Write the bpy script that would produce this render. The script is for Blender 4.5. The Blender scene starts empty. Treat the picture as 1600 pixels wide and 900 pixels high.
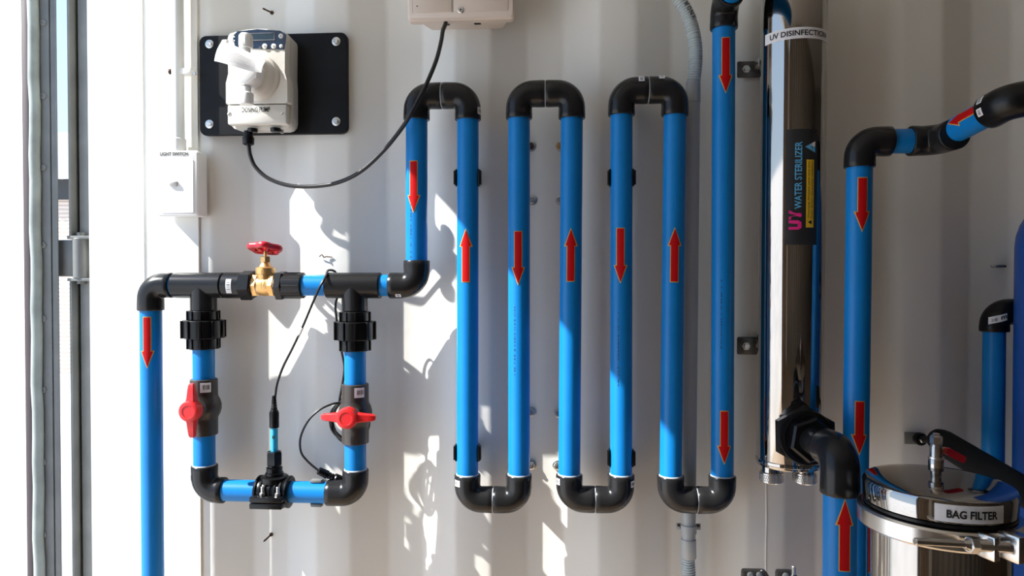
import bpy, bmesh, math, random
from mathutils import Vector, Matrix
random.seed(7)
sc = bpy.context.scene
COL = sc.collection
V = Vector
# ------------------------------------------------------------------ camera
F_PX, CAM_D, CAM_Z = 1100.0, 1.36, 1.40
YAW, PITCH = math.radians(4.2), math.radians(0.9)
_cy, _sy, _cp, _sp = math.cos(YAW), math.sin(YAW), math.cos(PITCH), math.sin(PITCH)
C_R = V((_cy, _sy, 0)); C_F = V((-_sy*_cp, _cy*_cp, -_sp)); C_U = V((-_sy*_sp, _cy*_sp, _cp))
cam_data = bpy.data.cameras.new('camera'); cam = bpy.data.objects.new('camera', cam_data); COL.objects.link(cam)
cam_data.sensor_width = 36.0; cam_data.lens = 36.0*F_PX/1600.0; cam_data.clip_start = 0.02; cam_data.clip_end = 500
m = Matrix((C_R, C_U, -C_F)).transposed().to_4x4(); m.translation = V((0, -CAM_D, CAM_Z)); cam.matrix_world = m
sc.camera = cam
# ------------------------------------------------------------------ light
SUN_TO = V((3.0, 1.0, -3.0)).normalized()          # direction the sunlight travels
sun_d = bpy.data.lights.new('sun', 'SUN'); sun = bpy.data.objects.new('sun', sun_d); COL.objects.link(sun)
sun_d.energy = 5.0; sun_d.angle = math.radians(0.53); sun_d.color = (1.0, 0.975, 0.93)
sun.rotation_euler = SUN_TO.to_track_quat('-Z', 'Y').to_euler(); sun.location = (-6, -3, 7)
world = bpy.data.worlds.new('world'); sc.world = world; world.use_nodes = True
wn = world.node_tree; wn.nodes.clear()
wo = wn.nodes.new('ShaderNodeOutputWorld'); bg = wn.nodes.new('ShaderNodeBackground'); tcw = wn.nodes.new('ShaderNodeTexCoord')
sep = wn.nodes.new('ShaderNodeSeparateXYZ'); ramp = wn.nodes.new('ShaderNodeValToRGB')   # clear sky: paler towards the horizon
ramp.color_ramp.elements[0].position = 0.0; ramp.color_ramp.elements[0].color = (.36, .47, .60, 1)
ramp.color_ramp.elements[1].position = 0.8; ramp.color_ramp.elements[1].color = (.16, .29, .56, 1)
bg.inputs['Strength'].default_value = 1.05
wn.links.new(tcw.outputs['Generated'], sep.inputs[0]); wn.links.new(sep.outputs['Z'], ramp.inputs[0])
wn.links.new(ramp.outputs[0], bg.inputs[0]); wn.links.new(bg.outputs[0], wo.inputs[0])
vs = sc.view_settings; vs.view_transform = 'Standard'; vs.look = 'None'; vs.exposure = 1.34; vs.gamma = 1.0; vs.use_curve_mapping = False
try:
    sc.cycles.max_bounces = 14; sc.cycles.diffuse_bounces = 8; sc.cycles.glossy_bounces = 6
except Exception:
    pass

def P(px, py, y):
    d = C_F + C_R*((px-800)/F_PX) + C_U*(-(py-450)/F_PX)
    t = (y+CAM_D)/d.y
    return V((d.x*t, y, CAM_Z+d.z*t))
# ------------------------------------------------------------------ materials
MATS = {}
def mat(name, col, rough=0.5, metal=0.0, noise=0.0, nscale=20.0, bump=0.0, bscale=60.0, spec=0.5, coat=0.0, trans=0.0, stretch=None, aniso=0.0):
    if name in MATS: return MATS[name]
    mt = bpy.data.materials.new(name); mt.use_nodes = True; MATS[name] = mt
    nt = mt.node_tree; b = nt.nodes['Principled BSDF']
    b.inputs['Base Color'].default_value = (*col, 1); b.inputs['Roughness'].default_value = rough; b.inputs['Metallic'].default_value = metal
    b.inputs['Specular IOR Level'].default_value = spec; b.inputs['Coat Weight'].default_value = coat
    b.inputs['Transmission Weight'].default_value = trans
    b.inputs['Anisotropic'].default_value = aniso
    if noise or bump:
        tc = nt.nodes.new('ShaderNodeTexCoord'); mp = nt.nodes.new('ShaderNodeMapping'); nt.links.new(tc.outputs['Object'], mp.inputs[0])
        if stretch: mp.inputs['Scale'].default_value = stretch
    if noise:
        n = nt.nodes.new('ShaderNodeTexNoise'); n.inputs['Scale'].default_value = nscale; n.inputs['Detail'].default_value = 5
        nt.links.new(mp.outputs[0], n.inputs['Vector'])
        r = nt.nodes.new('ShaderNodeValToRGB'); r.color_ramp.elements[0].position = 0.3; r.color_ramp.elements[1].position = 0.7
        r.color_ramp.elements[0].color = (*[max(0, c*(1-noise)) for c in col], 1); r.color_ramp.elements[1].color = (*[min(1, c*(1+noise)) for c in col], 1)
        nt.links.new(n.outputs[0], r.inputs[0]); nt.links.new(r.outputs[0], b.inputs['Base Color'])
    if bump:
        n2 = nt.nodes.new('ShaderNodeTexNoise'); n2.inputs['Scale'].default_value = bscale; n2.inputs['Detail'].default_value = 3
        nt.links.new(mp.outputs[0], n2.inputs['Vector'])
        bp = nt.nodes.new('ShaderNodeBump'); bp.inputs['Strength'].default_value = bump; bp.inputs['Distance'].default_value = 0.004
        nt.links.new(n2.outputs[0], bp.inputs['Height']); nt.links.new(bp.outputs[0], b.inputs['Normal'])
    return mt

def wall_paint(name):
    """cream container paint: faint blotches, sparse specks of rust and slight dents"""
    mt = bpy.data.materials.new(name); mt.use_nodes = True; nt = mt.node_tree; L = nt.links.new; b = nt.nodes['Principled BSDF']
    tc = nt.nodes.new('ShaderNodeTexCoord')
    n = nt.nodes.new('ShaderNodeTexNoise'); n.inputs['Scale'].default_value = 3.0; n.inputs['Detail'].default_value = 6; L(tc.outputs['Object'], n.inputs['Vector'])
    r = nt.nodes.new('ShaderNodeValToRGB'); r.color_ramp.elements[0].position = .3; r.color_ramp.elements[1].position = .7
    r.color_ramp.elements[0].color = (.78, .77, .72, 1); r.color_ramp.elements[1].color = (.84, .83, .78, 1); L(n.outputs[0], r.inputs[0])
    vo = nt.nodes.new('ShaderNodeTexVoronoi'); vo.inputs['Scale'].default_value = 9.0; L(tc.outputs['Object'], vo.inputs['Vector'])
    lt = nt.nodes.new('ShaderNodeMath'); lt.operation = 'LESS_THAN'; lt.inputs[1].default_value = 0.022; L(vo.outputs['Distance'], lt.inputs[0])
    sp = nt.nodes.new('ShaderNodeSeparateColor'); L(vo.outputs['Color'], sp.inputs[0])
    g = nt.nodes.new('ShaderNodeMath'); g.operation = 'GREATER_THAN'; g.inputs[1].default_value = .72; L(sp.outputs[0], g.inputs[0])
    mu = nt.nodes.new('ShaderNodeMath'); mu.operation = 'MULTIPLY'; L(lt.outputs[0], mu.inputs[0]); L(g.outputs[0], mu.inputs[1])
    mx = nt.nodes.new('ShaderNodeMix'); mx.data_type = 'RGBA'; L(mu.outputs[0], mx.inputs[0]); L(r.outputs[0], mx.inputs[6]); mx.inputs[7].default_value = (.22, .17, .12, 1)
    L(mx.outputs[2], b.inputs['Base Color']); b.inputs['Roughness'].default_value = .42
    n2 = nt.nodes.new('ShaderNodeTexNoise'); n2.inputs['Scale'].default_value = 14; n2.inputs['Detail'].default_value = 4; L(tc.outputs['Object'], n2.inputs['Vector'])
    bp = nt.nodes.new('ShaderNodeBump'); bp.inputs['Strength'].default_value = .18; bp.inputs['Distance'].default_value = .006
    L(n2.outputs[0], bp.inputs['Height']); L(bp.outputs[0], b.inputs['Normal'])
    MATS[name] = mt; return mt
WALL = wall_paint('cream_wall_paint')
CEIL = mat('ceiling_paint', (.83, .81, .76), .6, noise=.03, nscale=4)
FLOOR = mat('plywood_floor', (.40, .29, .19), .6, noise=.25, nscale=6, stretch=(1, 12, 1))
BLUE = mat('blue_pvc', (.004, .185, .53), .36, noise=.06, nscale=9, spec=.28)
GREY = mat('dark_grey_pvc', (.013, .013, .0138), .24, noise=.12, nscale=12, spec=.28)
GREY2 = mat('warm_grey_pvc', (.040, .034, .030), .33, noise=.1, nscale=15)
CEMENT = mat('pipe_cement', (.42, .46, .50), .5)
BLACK = mat('black_plastic', (.004, .004, .0045), .30, noise=.2, nscale=25, spec=.3)
RUBBER = mat('black_cable', (.010, .010, .011), .4)
PLATE = mat('black_sheet', (.006, .006, .0065), .42, noise=.35, nscale=18, spec=.2)
CHROME = mat('polished_steel', (.42, .40, .375), .07, 1.0, bump=.012, bscale=9, stretch=(1, 1, .25))
STEEL = mat('brushed_steel', (.62, .60, .57), .24, 1.0)
ZINC = mat('zinc_bolt', (.66, .66, .64), .35, 1.0, noise=.15, nscale=200)
NICKEL = mat('nickel', (.60, .55, .49), .16, 1.0)
BRASS = mat('brass', (.72, .44, .17), .36, .85, noise=.1, nscale=60, bump=.25, bscale=300)
RED = mat('red_plastic', (.62, .010, .012), .42)
REDM = mat('red_enamel', (.42, .008, .020), .30, noise=.3, nscale=60)
ARROW = mat('red_sticker', (.46, .004, .006), .5, spec=.15)
ARROWB = mat('yellow_sticker_edge', (.60, .36, .07), .5, spec=.2)
WHITE = mat('white_plastic', (.80, .80, .78), .38)
WHITEL = mat('white_label', (.80, .80, .82), .5)
PAPER = mat('paper', (.82, .82, .80), .8, bump=.15, bscale=40)
PUMP = mat('pump_housing', (.70, .68, .62), .42)
CONTROL = mat('beige_box', (.68, .58, .50), .45)
NAVY = mat('navy_panel', (.004, .011, .030), .16, coat=.5)
SCREEN = mat('lcd_screen', (.020, .035, .045), .12)
INK = mat('black_ink', (.012, .012, .014), .6)
GREYINK = mat('grey_ink', (.35, .33, .33), .7)
FAINT = mat('faint_print', (.62, .58, .58), .8)
MAGENTA = mat('magenta_ink', (.75, .015, .22), .5)
CYAN = mat('blue_ink', (.10, .42, .70), .5)
YELLOW = mat('yellow_label', (.80, .50, .015), .5)
CONDUIT = mat('grey_conduit', (.42, .45, .46), .4)
WCOND = mat('white_conduit', (.72, .75, .74), .35)
DOORGREY = mat('grey_frame_paint', (.17, .178, .172), .45, noise=.15, nscale=14)
GASKET = mat('gasket_rubber', (.30, .34, .32), .55, noise=.2, nscale=20)
GASKETD = mat('gasket_lip', (.060, .045, .050), .6)
DOORIN = mat('added_door_paint', (.45, .36, .29), .5, noise=.1, nscale=3)
INNER = mat('dull_inner_paint', (.20, .17, .14), .6, noise=.1, nscale=3)
TANK = mat('blue_tank', (.008, .085, .40), .35, bump=.10, bscale=70, stretch=(1, 1, .15))
FOAM = mat('black_foam', (.010, .010, .010), .75, spec=.2)
PROBE = mat('blue_probe_plastic', (.02, .36, .62), .12, spec=.7)
RUST = mat('rusty_steel', (.09, .05, .03), .6, .4, noise=.4, nscale=200)
CONCRETE = mat('concrete_ground', (.58, .56, .53), .85, noise=.12, nscale=1.5)
SHUTTER = mat('beige_shutter', (.66, .55, .46), .6)
SHEET = mat('white_roof_sheet', (.76, .77, .78), .5)
DARKBAND = mat('dark_lintel', (.05, .05, .05), .7)
# ------------------------------------------------------------------ mesh helpers
def frame(ax):
    ax = V(ax).normalized()
    h = V((0, 0, 1)) if abs(ax.z) < .9 else V((1, 0, 0))
    a = ax.cross(h).normalized(); b = ax.cross(a).normalized()
    return ax, a, b
class MB:
    def __init__(s): s.bm = bmesh.new()
    def ring(s, c, a, b, r, n, ph=0.0):
        return [s.bm.verts.new(c + a*(r*math.cos(ph+2*math.pi*i/n)) + b*(r*math.sin(ph+2*math.pi*i/n))) for i in range(n)]
    def skin(s, rings, closed=True, cap=(True, True)):
        for r0, r1 in zip(rings, rings[1:]):
            n = len(r0)
            for i in range(n if closed else n-1):
                try: s.bm.faces.new((r0[i], r0[(i+1) % n], r1[(i+1) % n], r1[i]))
                except ValueError: pass
        if closed and cap[0]: s.bm.faces.new(list(reversed(rings[0])))
        if closed and cap[1]: s.bm.faces.new(rings[-1])
    def lathe(s, o, ax, prof, n=28, ph=0.0, cap=(True, True)):
        """prof: (distance along axis, radius)"""
        o = V(o); ax, a, b = frame(ax)
        s.skin([s.ring(o+ax*t, a, b, max(r, 1e-5), n, ph) for t, r in prof], cap=cap); return s
    def cyl(s, p0, p1, r, n=28, ch=0.0, ph=0.0):
        p0, p1 = V(p0), V(p1); L = (p1-p0).length
        pr = [(0, r), (L, r)] if not ch else [(0, r-ch), (ch, r), (L-ch, r), (L, r-ch)]
        return s.lathe(p0, p1-p0, pr, n, ph)
    def sweep(s, pts, r, n=14, cap=True):
        pts = [V(p) for p in pts]; rr = r if isinstance(r, (list, tuple)) else [r]*len(pts)
        T = [(pts[min(i+1, len(pts)-1)]-pts[max(i-1, 0)]).normalized() for i in range(len(pts))]
        _, a, _ = frame(T[0]); rings = []
        for p, t, q in zip(pts, T, rr):
            a = (a - t*a.dot(t)).normalized(); b = t.cross(a)
            rings.append(s.ring(p, a, b, q, n))
        s.skin(rings, cap=(cap, cap)); return s
    def box(s, c, size, bev=0.0, rot=None, seg=2):
        b2 = bmesh.new(); bmesh.ops.create_cube(b2, size=1.0)
        for v in b2.verts: v.co = V((v.co.x*size[0], v.co.y*size[1], v.co.z*size[2]))
        if bev: bmesh.ops.bevel(b2, geom=b2.edges[:], offset=bev, segments=seg, profile=.5, affect='EDGES')
        M = Matrix.Translation(V(c)) @ (rot.to_4x4() if rot else Matrix.Identity(4))
        mp = {v: s.bm.verts.new(M @ v.co) for v in b2.verts}
        for f in b2.faces: s.bm.faces.new([mp[v] for v in f.verts])
        b2.free(); return s
    def box2(s, p0, p1, bev=0.0):
        p0, p1 = V(p0), V(p1)
        return s.box((p0+p1)/2, [abs(x) for x in (p1-p0)], bev)
    def prism(s, poly, o, u, v, w):
        """poly (list of 2d) in plane o+u,v, extruded by vector w"""
        o, u, v, w = V(o), V(u), V(v), V(w)
        r0 = [s.bm.verts.new(o+u*x+v*y) for x, y in poly]; r1 = [s.bm.verts.new(o+u*x+v*y+w) for x, y in poly]
        s.skin([r0, r1]); return s
    def loft(s, secs):
        s.skin([[s.bm.verts.new(V(p)) for p in sec] for sec in secs]); return s
    def grid(s, rows):
        vv = [[s.bm.verts.new(V(p)) for p in r] for r in rows]
        for a, b in zip(vv, vv[1:]):
            for i in range(len(a)-1): s.bm.faces.new((a[i], a[i+1], b[i+1], b[i]))
        return s
    def build(s, name, mt, parent=None, ang=38):
        bm = s.bm
        bmesh.ops.recalc_face_normals(bm, faces=bm.faces[:])
        if parent is not None:
            L = V((0, 0, 0)); q = parent
            while q: L += q.location; q = q.parent
        else:
            xs = [v.co for v in bm.verts]
            L = V(((min(v.x for v in xs)+max(v.x for v in xs))/2, (min(v.y for v in xs)+max(v.y for v in xs))/2, min(v.z for v in xs)))
        for v in bm.verts: v.co -= L
        me = bpy.data.meshes.new(name); bm.to_mesh(me); bm.free()
        for p in me.polygons: p.use_smooth = True
        me.set_sharp_from_angle(angle=math.radians(ang))
        me.materials.append(mt)
        o = bpy.data.objects.new(name, me); COL.objects.link(o)
        if parent is not None: o.parent = parent
        else: o.location = L
        return o
def tag(o, label, cat, group=None):
    o['label'] = label; o['category'] = cat
    if group: o['group'] = group
    return o
def struct(o, label=None, cat=None):
    o['kind'] = 'structure'
    if label: o['label'] = label
    if cat: o['category'] = cat
    return o
def thing(name, loc, label, cat, group=None):
    o = bpy.data.objects.new(name, None); COL.objects.link(o); o.location = V(loc); o.empty_display_size = .05
    return tag(o, label, cat, group)
def crom(pts, k=8):
    pts = [V(p) for p in pts]; q = [pts[0]*2-pts[1]]+pts+[pts[-1]*2-pts[-2]]; out = []
    for i in range(1, len(q)-2):
        p0, p1, p2, p3 = q[i-1:i+3]
        for j in range(k):
            t = j/k
            out.append(.5*((2*p1)+(p2-p0)*t+(2*p0-5*p1+4*p2-p3)*t*t+(3*p1-p0-3*p2+p3)*t**3))
    out.append(pts[-1]); return out
def rrect(cx, cz, hw, hh, r, y, n=5):
    out = []
    for sx, sz, a0 in ((1, 1, 0), (-1, 1, 90), (-1, -1, 180), (1, -1, 270)):
        for i in range(n+1):
            a = math.radians(a0+90*i/n)
            out.append((cx+sx*(hw-r)+r*math.cos(a), y, cz+sz*(hh-r)+r*math.sin(a)))
    return out
def cylmap(o, ax, face, r):
    """surface map of a cylinder: u across, v along the axis, zero where it faces `face`"""
    o = V(o); ax = V(ax).normalized(); f = V(face); f = (f-ax*f.dot(ax)).normalized(); sd = ax.cross(f)
    if sd.dot(C_R) < 0: sd = -sd
    return lambda u, v, h=0.0: o + ax*v + (f*math.cos(u/r)+sd*math.sin(u/r))*(r+h)
def planemap(o, u, v):
    o, u, v = V(o), V(u).normalized(), V(v).normalized(); n = u.cross(v)
    return lambda a, b, h=0.0: o+u*a+v*b+n*h
def patch(M, u0, u1, v0, v1, h, nu=10, nv=1, th=0.0006):
    mb = MB(); rows = [[M(u0+(u1-u0)*i/nu, v0+(v1-v0)*j/nv, h) for i in range(nu+1)] for j in range(nv+1)]
    back = [[M(u0+(u1-u0)*i/nu, v0+(v1-v0)*j/nv, h-th) for i in range(nu+1)] for j in range(nv+1)]
    mb.grid(rows); mb.grid(back)
    mb.grid([rows[0], back[0]]); mb.grid([rows[-1], back[-1]])
    bmesh.ops.remove_doubles(mb.bm, verts=mb.bm.verts[:], dist=1e-6); return mb
def lettering(txt, M, height, width, mt, parent, name='lettering', bold=0.0, h=.0009, anchor=(0, 0), turn=0):
    """flat print: the text mesh mapped on a surface, centred at anchor"""
    cu = bpy.data.curves.new(name, 'FONT'); cu.body = txt; cu.offset = bold; cu.resolution_u = 3
    to = bpy.data.objects.new('tmp_text', cu); COL.objects.link(to)
    dg = bpy.context.evaluated_depsgraph_get(); me = bpy.data.meshes.new_from_object(to.evaluated_get(dg))
    bpy.data.objects.remove(to); bpy.data.curves.remove(cu)
    xs = [v.co.x for v in me.vertices]; ys = [v.co.y for v in me.vertices]
    cx, cy = (min(xs)+max(xs))/2, (min(ys)+max(ys))/2; kx = width/(max(xs)-min(xs)); ky = height/(max(ys)-min(ys))
    mb = MB(); vv = []
    for v in me.vertices:
        a, b = (v.co.x-cx)*kx, (v.co.y-cy)*ky
        if turn: a, b = -b, a
        vv.append(mb.bm.verts.new(M(anchor[0]+a, anchor[1]+b, h)))
    for p in me.polygons:
        try: mb.bm.faces.new([vv[i] for i in p.vertices])
        except ValueError: pass
    bpy.data.meshes.remove(me)
    return mb.build(name, mt, parent)
def arrow(M, v_tail, v_tip, parent, w=.0065, hw=.0105, hl=.030, u0=0.0):
    """red arrow sticker with a yellow edge, bent round the pipe"""
    s = 1 if v_tip > v_tail else -1
    for nm, mt, e, h in (('arrow_edge', ARROWB, .0014, .0004), ('arrow_sticker', ARROW, 0.0, .0009)):
        mb = MB(); n = 6
        row = lambda v, wd: [M(u0+wd*(2*i/n-1), v, h) for i in range(n+1)]
        vb = v_tip-s*hl
        mb.grid([row(v_tail-s*e, w+e), row(vb-s*e, w+e)])
        mb.grid([row(vb-s*e, hw+e*2.2), row(vb+s*hl*.5, (hw+e*2.2)*.5+.0002), row(v_tip+s*e*2.5, .0003)])
        mb.build(nm, mt, parent)
def sticker(M, u, v, w, ht, parent, bars=True, h=.0006, tilt=False):
    o = patch(M, u-w/2, u+w/2, v-ht/2, v+ht/2, h, 4).build('barcode_sticker', WHITEL, parent)
    return o
def barcode(M, u, v, w, ht, parent, h=.0009):
    mb = MB(); x = u-w/2
    while x < u+w/2:
        b = random.choice((.0006, .0009, .0014)); mb.grid([[M(x, v-ht/2, h), M(x+b, v-ht/2, h)], [M(x, v+ht/2, h), M(x+b, v+ht/2, h)]]); x += b+random.choice((.0007, .001, .0016))
    return mb.build('barcode_print', INK, parent)
# ================================================================== SETTING
PER, RIDGE_Y, VAL_Y = .2910, .055, .091
RX0 = -.148                                     # right edge of one ridge
def corr_profile(k0, k1, ry, vy):
    pts = []
    for k in range(k0, k1+1):
        r = RX0+PER*k
        for x, y, d in ((r-.072, ry, -1), (r, ry, 1), (r+.072, vy, -1), (r+.147, vy, 1)):
            pts.append((x, y))
    out = []                                    # round the creases
    for i, (x, y) in enumerate(pts):
        if 0 < i < len(pts)-1:
            p = V((x, y)); a = (V(pts[i-1])-p).normalized(); b = (V(pts[i+1])-p).normalized(); e = .006
            out += [tuple(p+a*e), tuple(p+(a+b)*e*.30), tuple(p+b*e)]
        else: out.append((x, y))
    return out
H = 2.40
def corr_wall(name, prof, back, label, mt=None):
    mb = MB()
    fr0 = [(x, y, 0) for x, y in prof]; fr1 = [(x, y, H) for x, y in prof]
    mb.grid([fr0, fr1])
    mb.grid([[(x, back, 0) for x, y in prof], [(x, back, H) for x, y in prof]])
    mb.grid([fr0, [(x, back, 0) for x, y in prof]]); mb.grid([fr1, [(x, back, H) for x, y in prof]])
    o = mb.build(name, mt or WALL, None, 60); return struct(o, label, 'wall')
prof = corr_profile(-2, 16, RIDGE_Y, VAL_Y)
prof = [(x, y) for x, y in prof if x > RX0-2*PER-.0725]
wall_back = corr_wall('wall_back', prof, .135, 'cream corrugated steel container wall behind the pipes')
FY = -2.25
prof2 = [(x, FY-(y-RIDGE_Y)) for x, y in corr_profile(-2, 16, RIDGE_Y, VAL_Y)]
corr_wall('wall_front', prof2, FY-.08, 'dull corrugated container wall opposite the pipes', INNER)
XL = P(140, 450, VAL_Y-.005).x                  # left edge of the corner post
XR = RX0+PER*16+.15
# corner post: flat plate, slope and proud ridge lapping over the first ridge
r = RX0-2*PER
seam = P(311, 450, RIDGE_Y-.005).x
pp = [(XL, VAL_Y-.005), (r-.144, VAL_Y-.005), (r-.076, RIDGE_Y-.005), (r-.070, RIDGE_Y-.006), (seam, RIDGE_Y-.006), (seam, RIDGE_Y+.02), (seam, .135), (XL, .135)]
mb = MB(); mb.loft([[(x, y, 0) for x, y in pp], [(x, y, H) for x, y in pp]])
struct(mb.build('trim_1', WALL, None, 20), 'white sunlit corner post plate left of the corrugated wall', 'trim')
# thin weld line on the post and weld bead on the wall right of the pipes
mb = MB(); x = P(225, 450, VAL_Y-.006).x; mb.box((x, VAL_Y-.0055, H/2), (.003, .003, H)); struct(mb.build('trim_2', WALL), 'thin weld line on the white corner post', 'trim')
mb = MB(); x = P(1197, 830, RIDGE_Y).x; mb.sweep([(x+.0006*math.sin(i*1.7), RIDGE_Y+.0005, H*i/60) for i in range(61)], .0022, 6); struct(mb.build('trim_3', WALL), 'weld seam running down the wall below the steel steriliser tube', 'trim')
X0, X1 = -1.0, XR+.05
fl = MB().box2((XL-.12, FY-.08, -.12), (X1, .135, 0)).build('floor', FLOOR); struct(fl, 'brown plywood container floor', 'floor')
struct(MB().box2((X0, FY-.08, H), (X1, .135, H+.06)).build('ceiling', CEIL), 'white container roof', 'ceiling')
struct(MB().box2((X0, FY-.08, 2.306), (-.90, .135, H)).build('trim_4', CEIL), 'door header beam at the container end', 'trim')
struct(MB().box2((XR, FY-.08, 0), (X1, .135, H)).build('wall_right', INNER), 'closed far end wall of the container', 'wall')
struct(MB().box2((X0, FY-.08, 0), (RX0-2*PER-.05, FY+.04, 2.306)).build('trim_5', WALL), 'white corner post opposite the pipes', 'trim')
# ---- unseen door leaf, added closed to narrow the daylight entering on the camera's half
d2 = thing('added_door_leaf', (X0+.03, -1.6, 0), 'unseen closed corrugated door leaf added to narrow the daylight through the opening', 'door'); struct(d2)
mb = MB(); pts = []; yq_ = FY+.05
while yq_ < -1.45: 
    for dy, dx in ((0, 0), (.05, 0), (.085, .028), (.135, .028)): pts.append((X0+.02+dx, yq_+dy))
    yq_ += .17
pts = [(x, min(y, -1.38)) for x, y in pts]
mb.grid([[(x, y, 0) for x, y in pts], [(x, y, 2.306) for x, y in pts]]); mb.grid([[(X0-.02, y, 0) for x, y in pts], [(X0-.02, y, 2.306) for x, y in pts]]); mb.build('panel', DOORIN, d2, 20)
MB().box2((X0-.02, -1.41, 0), (X0+.05, -1.37, 2.306), .004).build('edge_frame', GASKETD, d2)
# ---- grey hinge post left of the white corner post
hp = thing('trim_6', P(124, 450, .12)*1, 'grey steel hinge channel beside the white corner post', 'trim'); struct(hp)
hp.location.z = 0
def pxX(px, y): return P(px, 450, y).x
for z0, z1 in ((-.0, P(124, 437, .10).z), (P(124, 371, .10).z, 2.33)):
    mb = MB(); mb.box2((pxX(108, .10), .13, z0), (XL, .142, z1)); mb.build('channel_web', DOORGREY, hp)
    mb = MB(); mb.box2((pxX(108, .096), .096, z0), (pxX(112, .096), .135, z1), .002); mb.build('channel_flange', DOORGREY, hp)
    for z in (z0, z1):
        if .1 < z < 2.2: MB().box((.5*(pxX(108, .1)+XL), .117, z), (XL-pxX(108, .1), .046, .007), .001).build('end_plate', DOORGREY, hp)
MB().box2((pxX(126, .115), .112, 0), (XL+.004, .131, 2.33), .003).build('post_strip', DOORGREY, hp)
# ---- door leaf swung open, in line with the wall
dr = thing('door_1', (pxX(60, .1), .11, 0), 'white container door leaf swung open at the left with rubber gasket', 'door'); struct(dr)
DT = 2.27
def dstrip(nm, a, b, y0, y1, mt, bev=.0, y2=None): return MB().box2((pxX(a, y0), y0, .06), (pxX(b, y0), y1, DT), bev).build(nm, mt, dr)
mb = MB(); xr = pxX(38, .085); 
dp = [(xr-1.1, .085), (xr-.36, .085), (xr-.30, .115), (xr-.22, .115), (xr-.16, .085), (xr, .085), (xr, .135), (xr-1.1, .135)]
mb.loft([[(x, y, .06) for x, y in dp], [(x, y, DT) for x, y in dp]]); mb.build('panel', WALL, dr, 25)
dstrip('gasket_lip', 38, 47.5, .080, .100, GASKETD, .002)
mb = MB(); xg = pxX(54.5, .078); rg = (pxX(62, .078)-pxX(47, .078))/2
wob = [(xg+.0012*math.sin(i*2.1)+.0008*math.sin(i*5.3), .082, .06+(DT-.06)*i/40) for i in range(41)]
mb.sweep(wob, rg, 12); mb.build('gasket_bulb', GASKET, dr)
dstrip('retainer_strip', 61, 80, .088, .092, DOORGREY)
dstrip('shadow_gap', 79, 83, .0925, .094, BLACK)
dstrip('edge_flange', 82, 91, .090, .0935, DOORGREY, .001)
for py in (36, 150, 262, 383, 498, 609, 722, 835):
    c = P(68, py, .088); mb = MB().lathe(c, (0, -1, 0), [(0, .0075), (.0015, .0075), (.003, .006), (.0031, .003), (.0022, .0028)], 14); mb.build('rivet', DOORGREY, dr)
# hinge: knuckle on the post, blade to the door
hg = MB(); a, b = P(128, 372, .108), P(128, 435, .108); a.x = b.x = pxX(127.5, .108)
hg.cyl(b, a, .0165, 24, .002); kn = hg.build('hinge_knuckle', DOORGREY, dr)
MB().box2((pxX(92, .11), .104, b.z+.004), (pxX(122, .11), .120, a.z-.004), .004).build('hinge_blade', DOORGREY, dr)
MB().cyl(V((a.x, .108, b.z-.012)), V((a.x, .108, a.z+.012)), .009, 16).build('hinge_pin', DOORGREY, dr)
# ---- outside
gr = MB().box2((-60, -60, -.30), (60, 60, -.15)).build('ground', CONCRETE); struct(gr, 'pale concrete yard outside the container', 'ground')
BY = 9.2
bx = (P(99, 400, BY)).x
bt = thing('warehouse', (bx, BY+2, -.15), 'pale warehouse with beige roller shutter glimpsed through the door gap', 'building')
zs = [P(99, y, BY).z for y in (207, 280, 305)]
mb = MB(); nrib = 60; w = 8.0
pts = []
for i in range(nrib+1):
    x = bx-w/2+w*i/nrib; pts += [(x, BY+.0), (x+.03, BY-.03), (x+.08, BY-.03), (x+.11, BY)]
mb.grid([[(x, y, zs[1]) for x, y in pts], [(x, y, zs[0]) for x, y in pts]]); mb.grid([[(x, BY+.2, zs[1]) for x, y in pts], [(x, BY+.2, zs[0]) for x, y in pts]]); mb.build('roof_sheet', SHEET, bt, 20)
MB().box2((bx-w/2, BY+.12, zs[2]-.05), (bx+w/2, BY+.5, zs[1]+.04)).build('lintel', DARKBAND, bt)
MB().box2((bx-w/2, BY+.45, -.15), (bx+w/2, BY+4, zs[0]-.05)).build('wall', SHEET, bt)
nsl = 44; mb = MB(); hh = (zs[2]+.15)/nsl
for i in range(nsl):
    z = -.15+hh*i; mb.grid([[(x, y, zz) for x in (bx-2.5, bx+2.5)] for y, zz in ((BY+.20, z), (BY+.19, z+hh*.2), (BY+.186, z+hh*.5), (BY+.19, z+hh*.85), (BY+.20, z+hh))])
so = mb.build('shutter_slats', SHUTTER, bt, 20); so['kind'] = 'stuff'
for sx in (-2.6, 2.6): MB().box2((bx+sx-.15, BY+.05, -.15), (bx+sx+.15, BY+.45, zs[2])).build('door_jamb', SHEET, bt)
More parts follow.
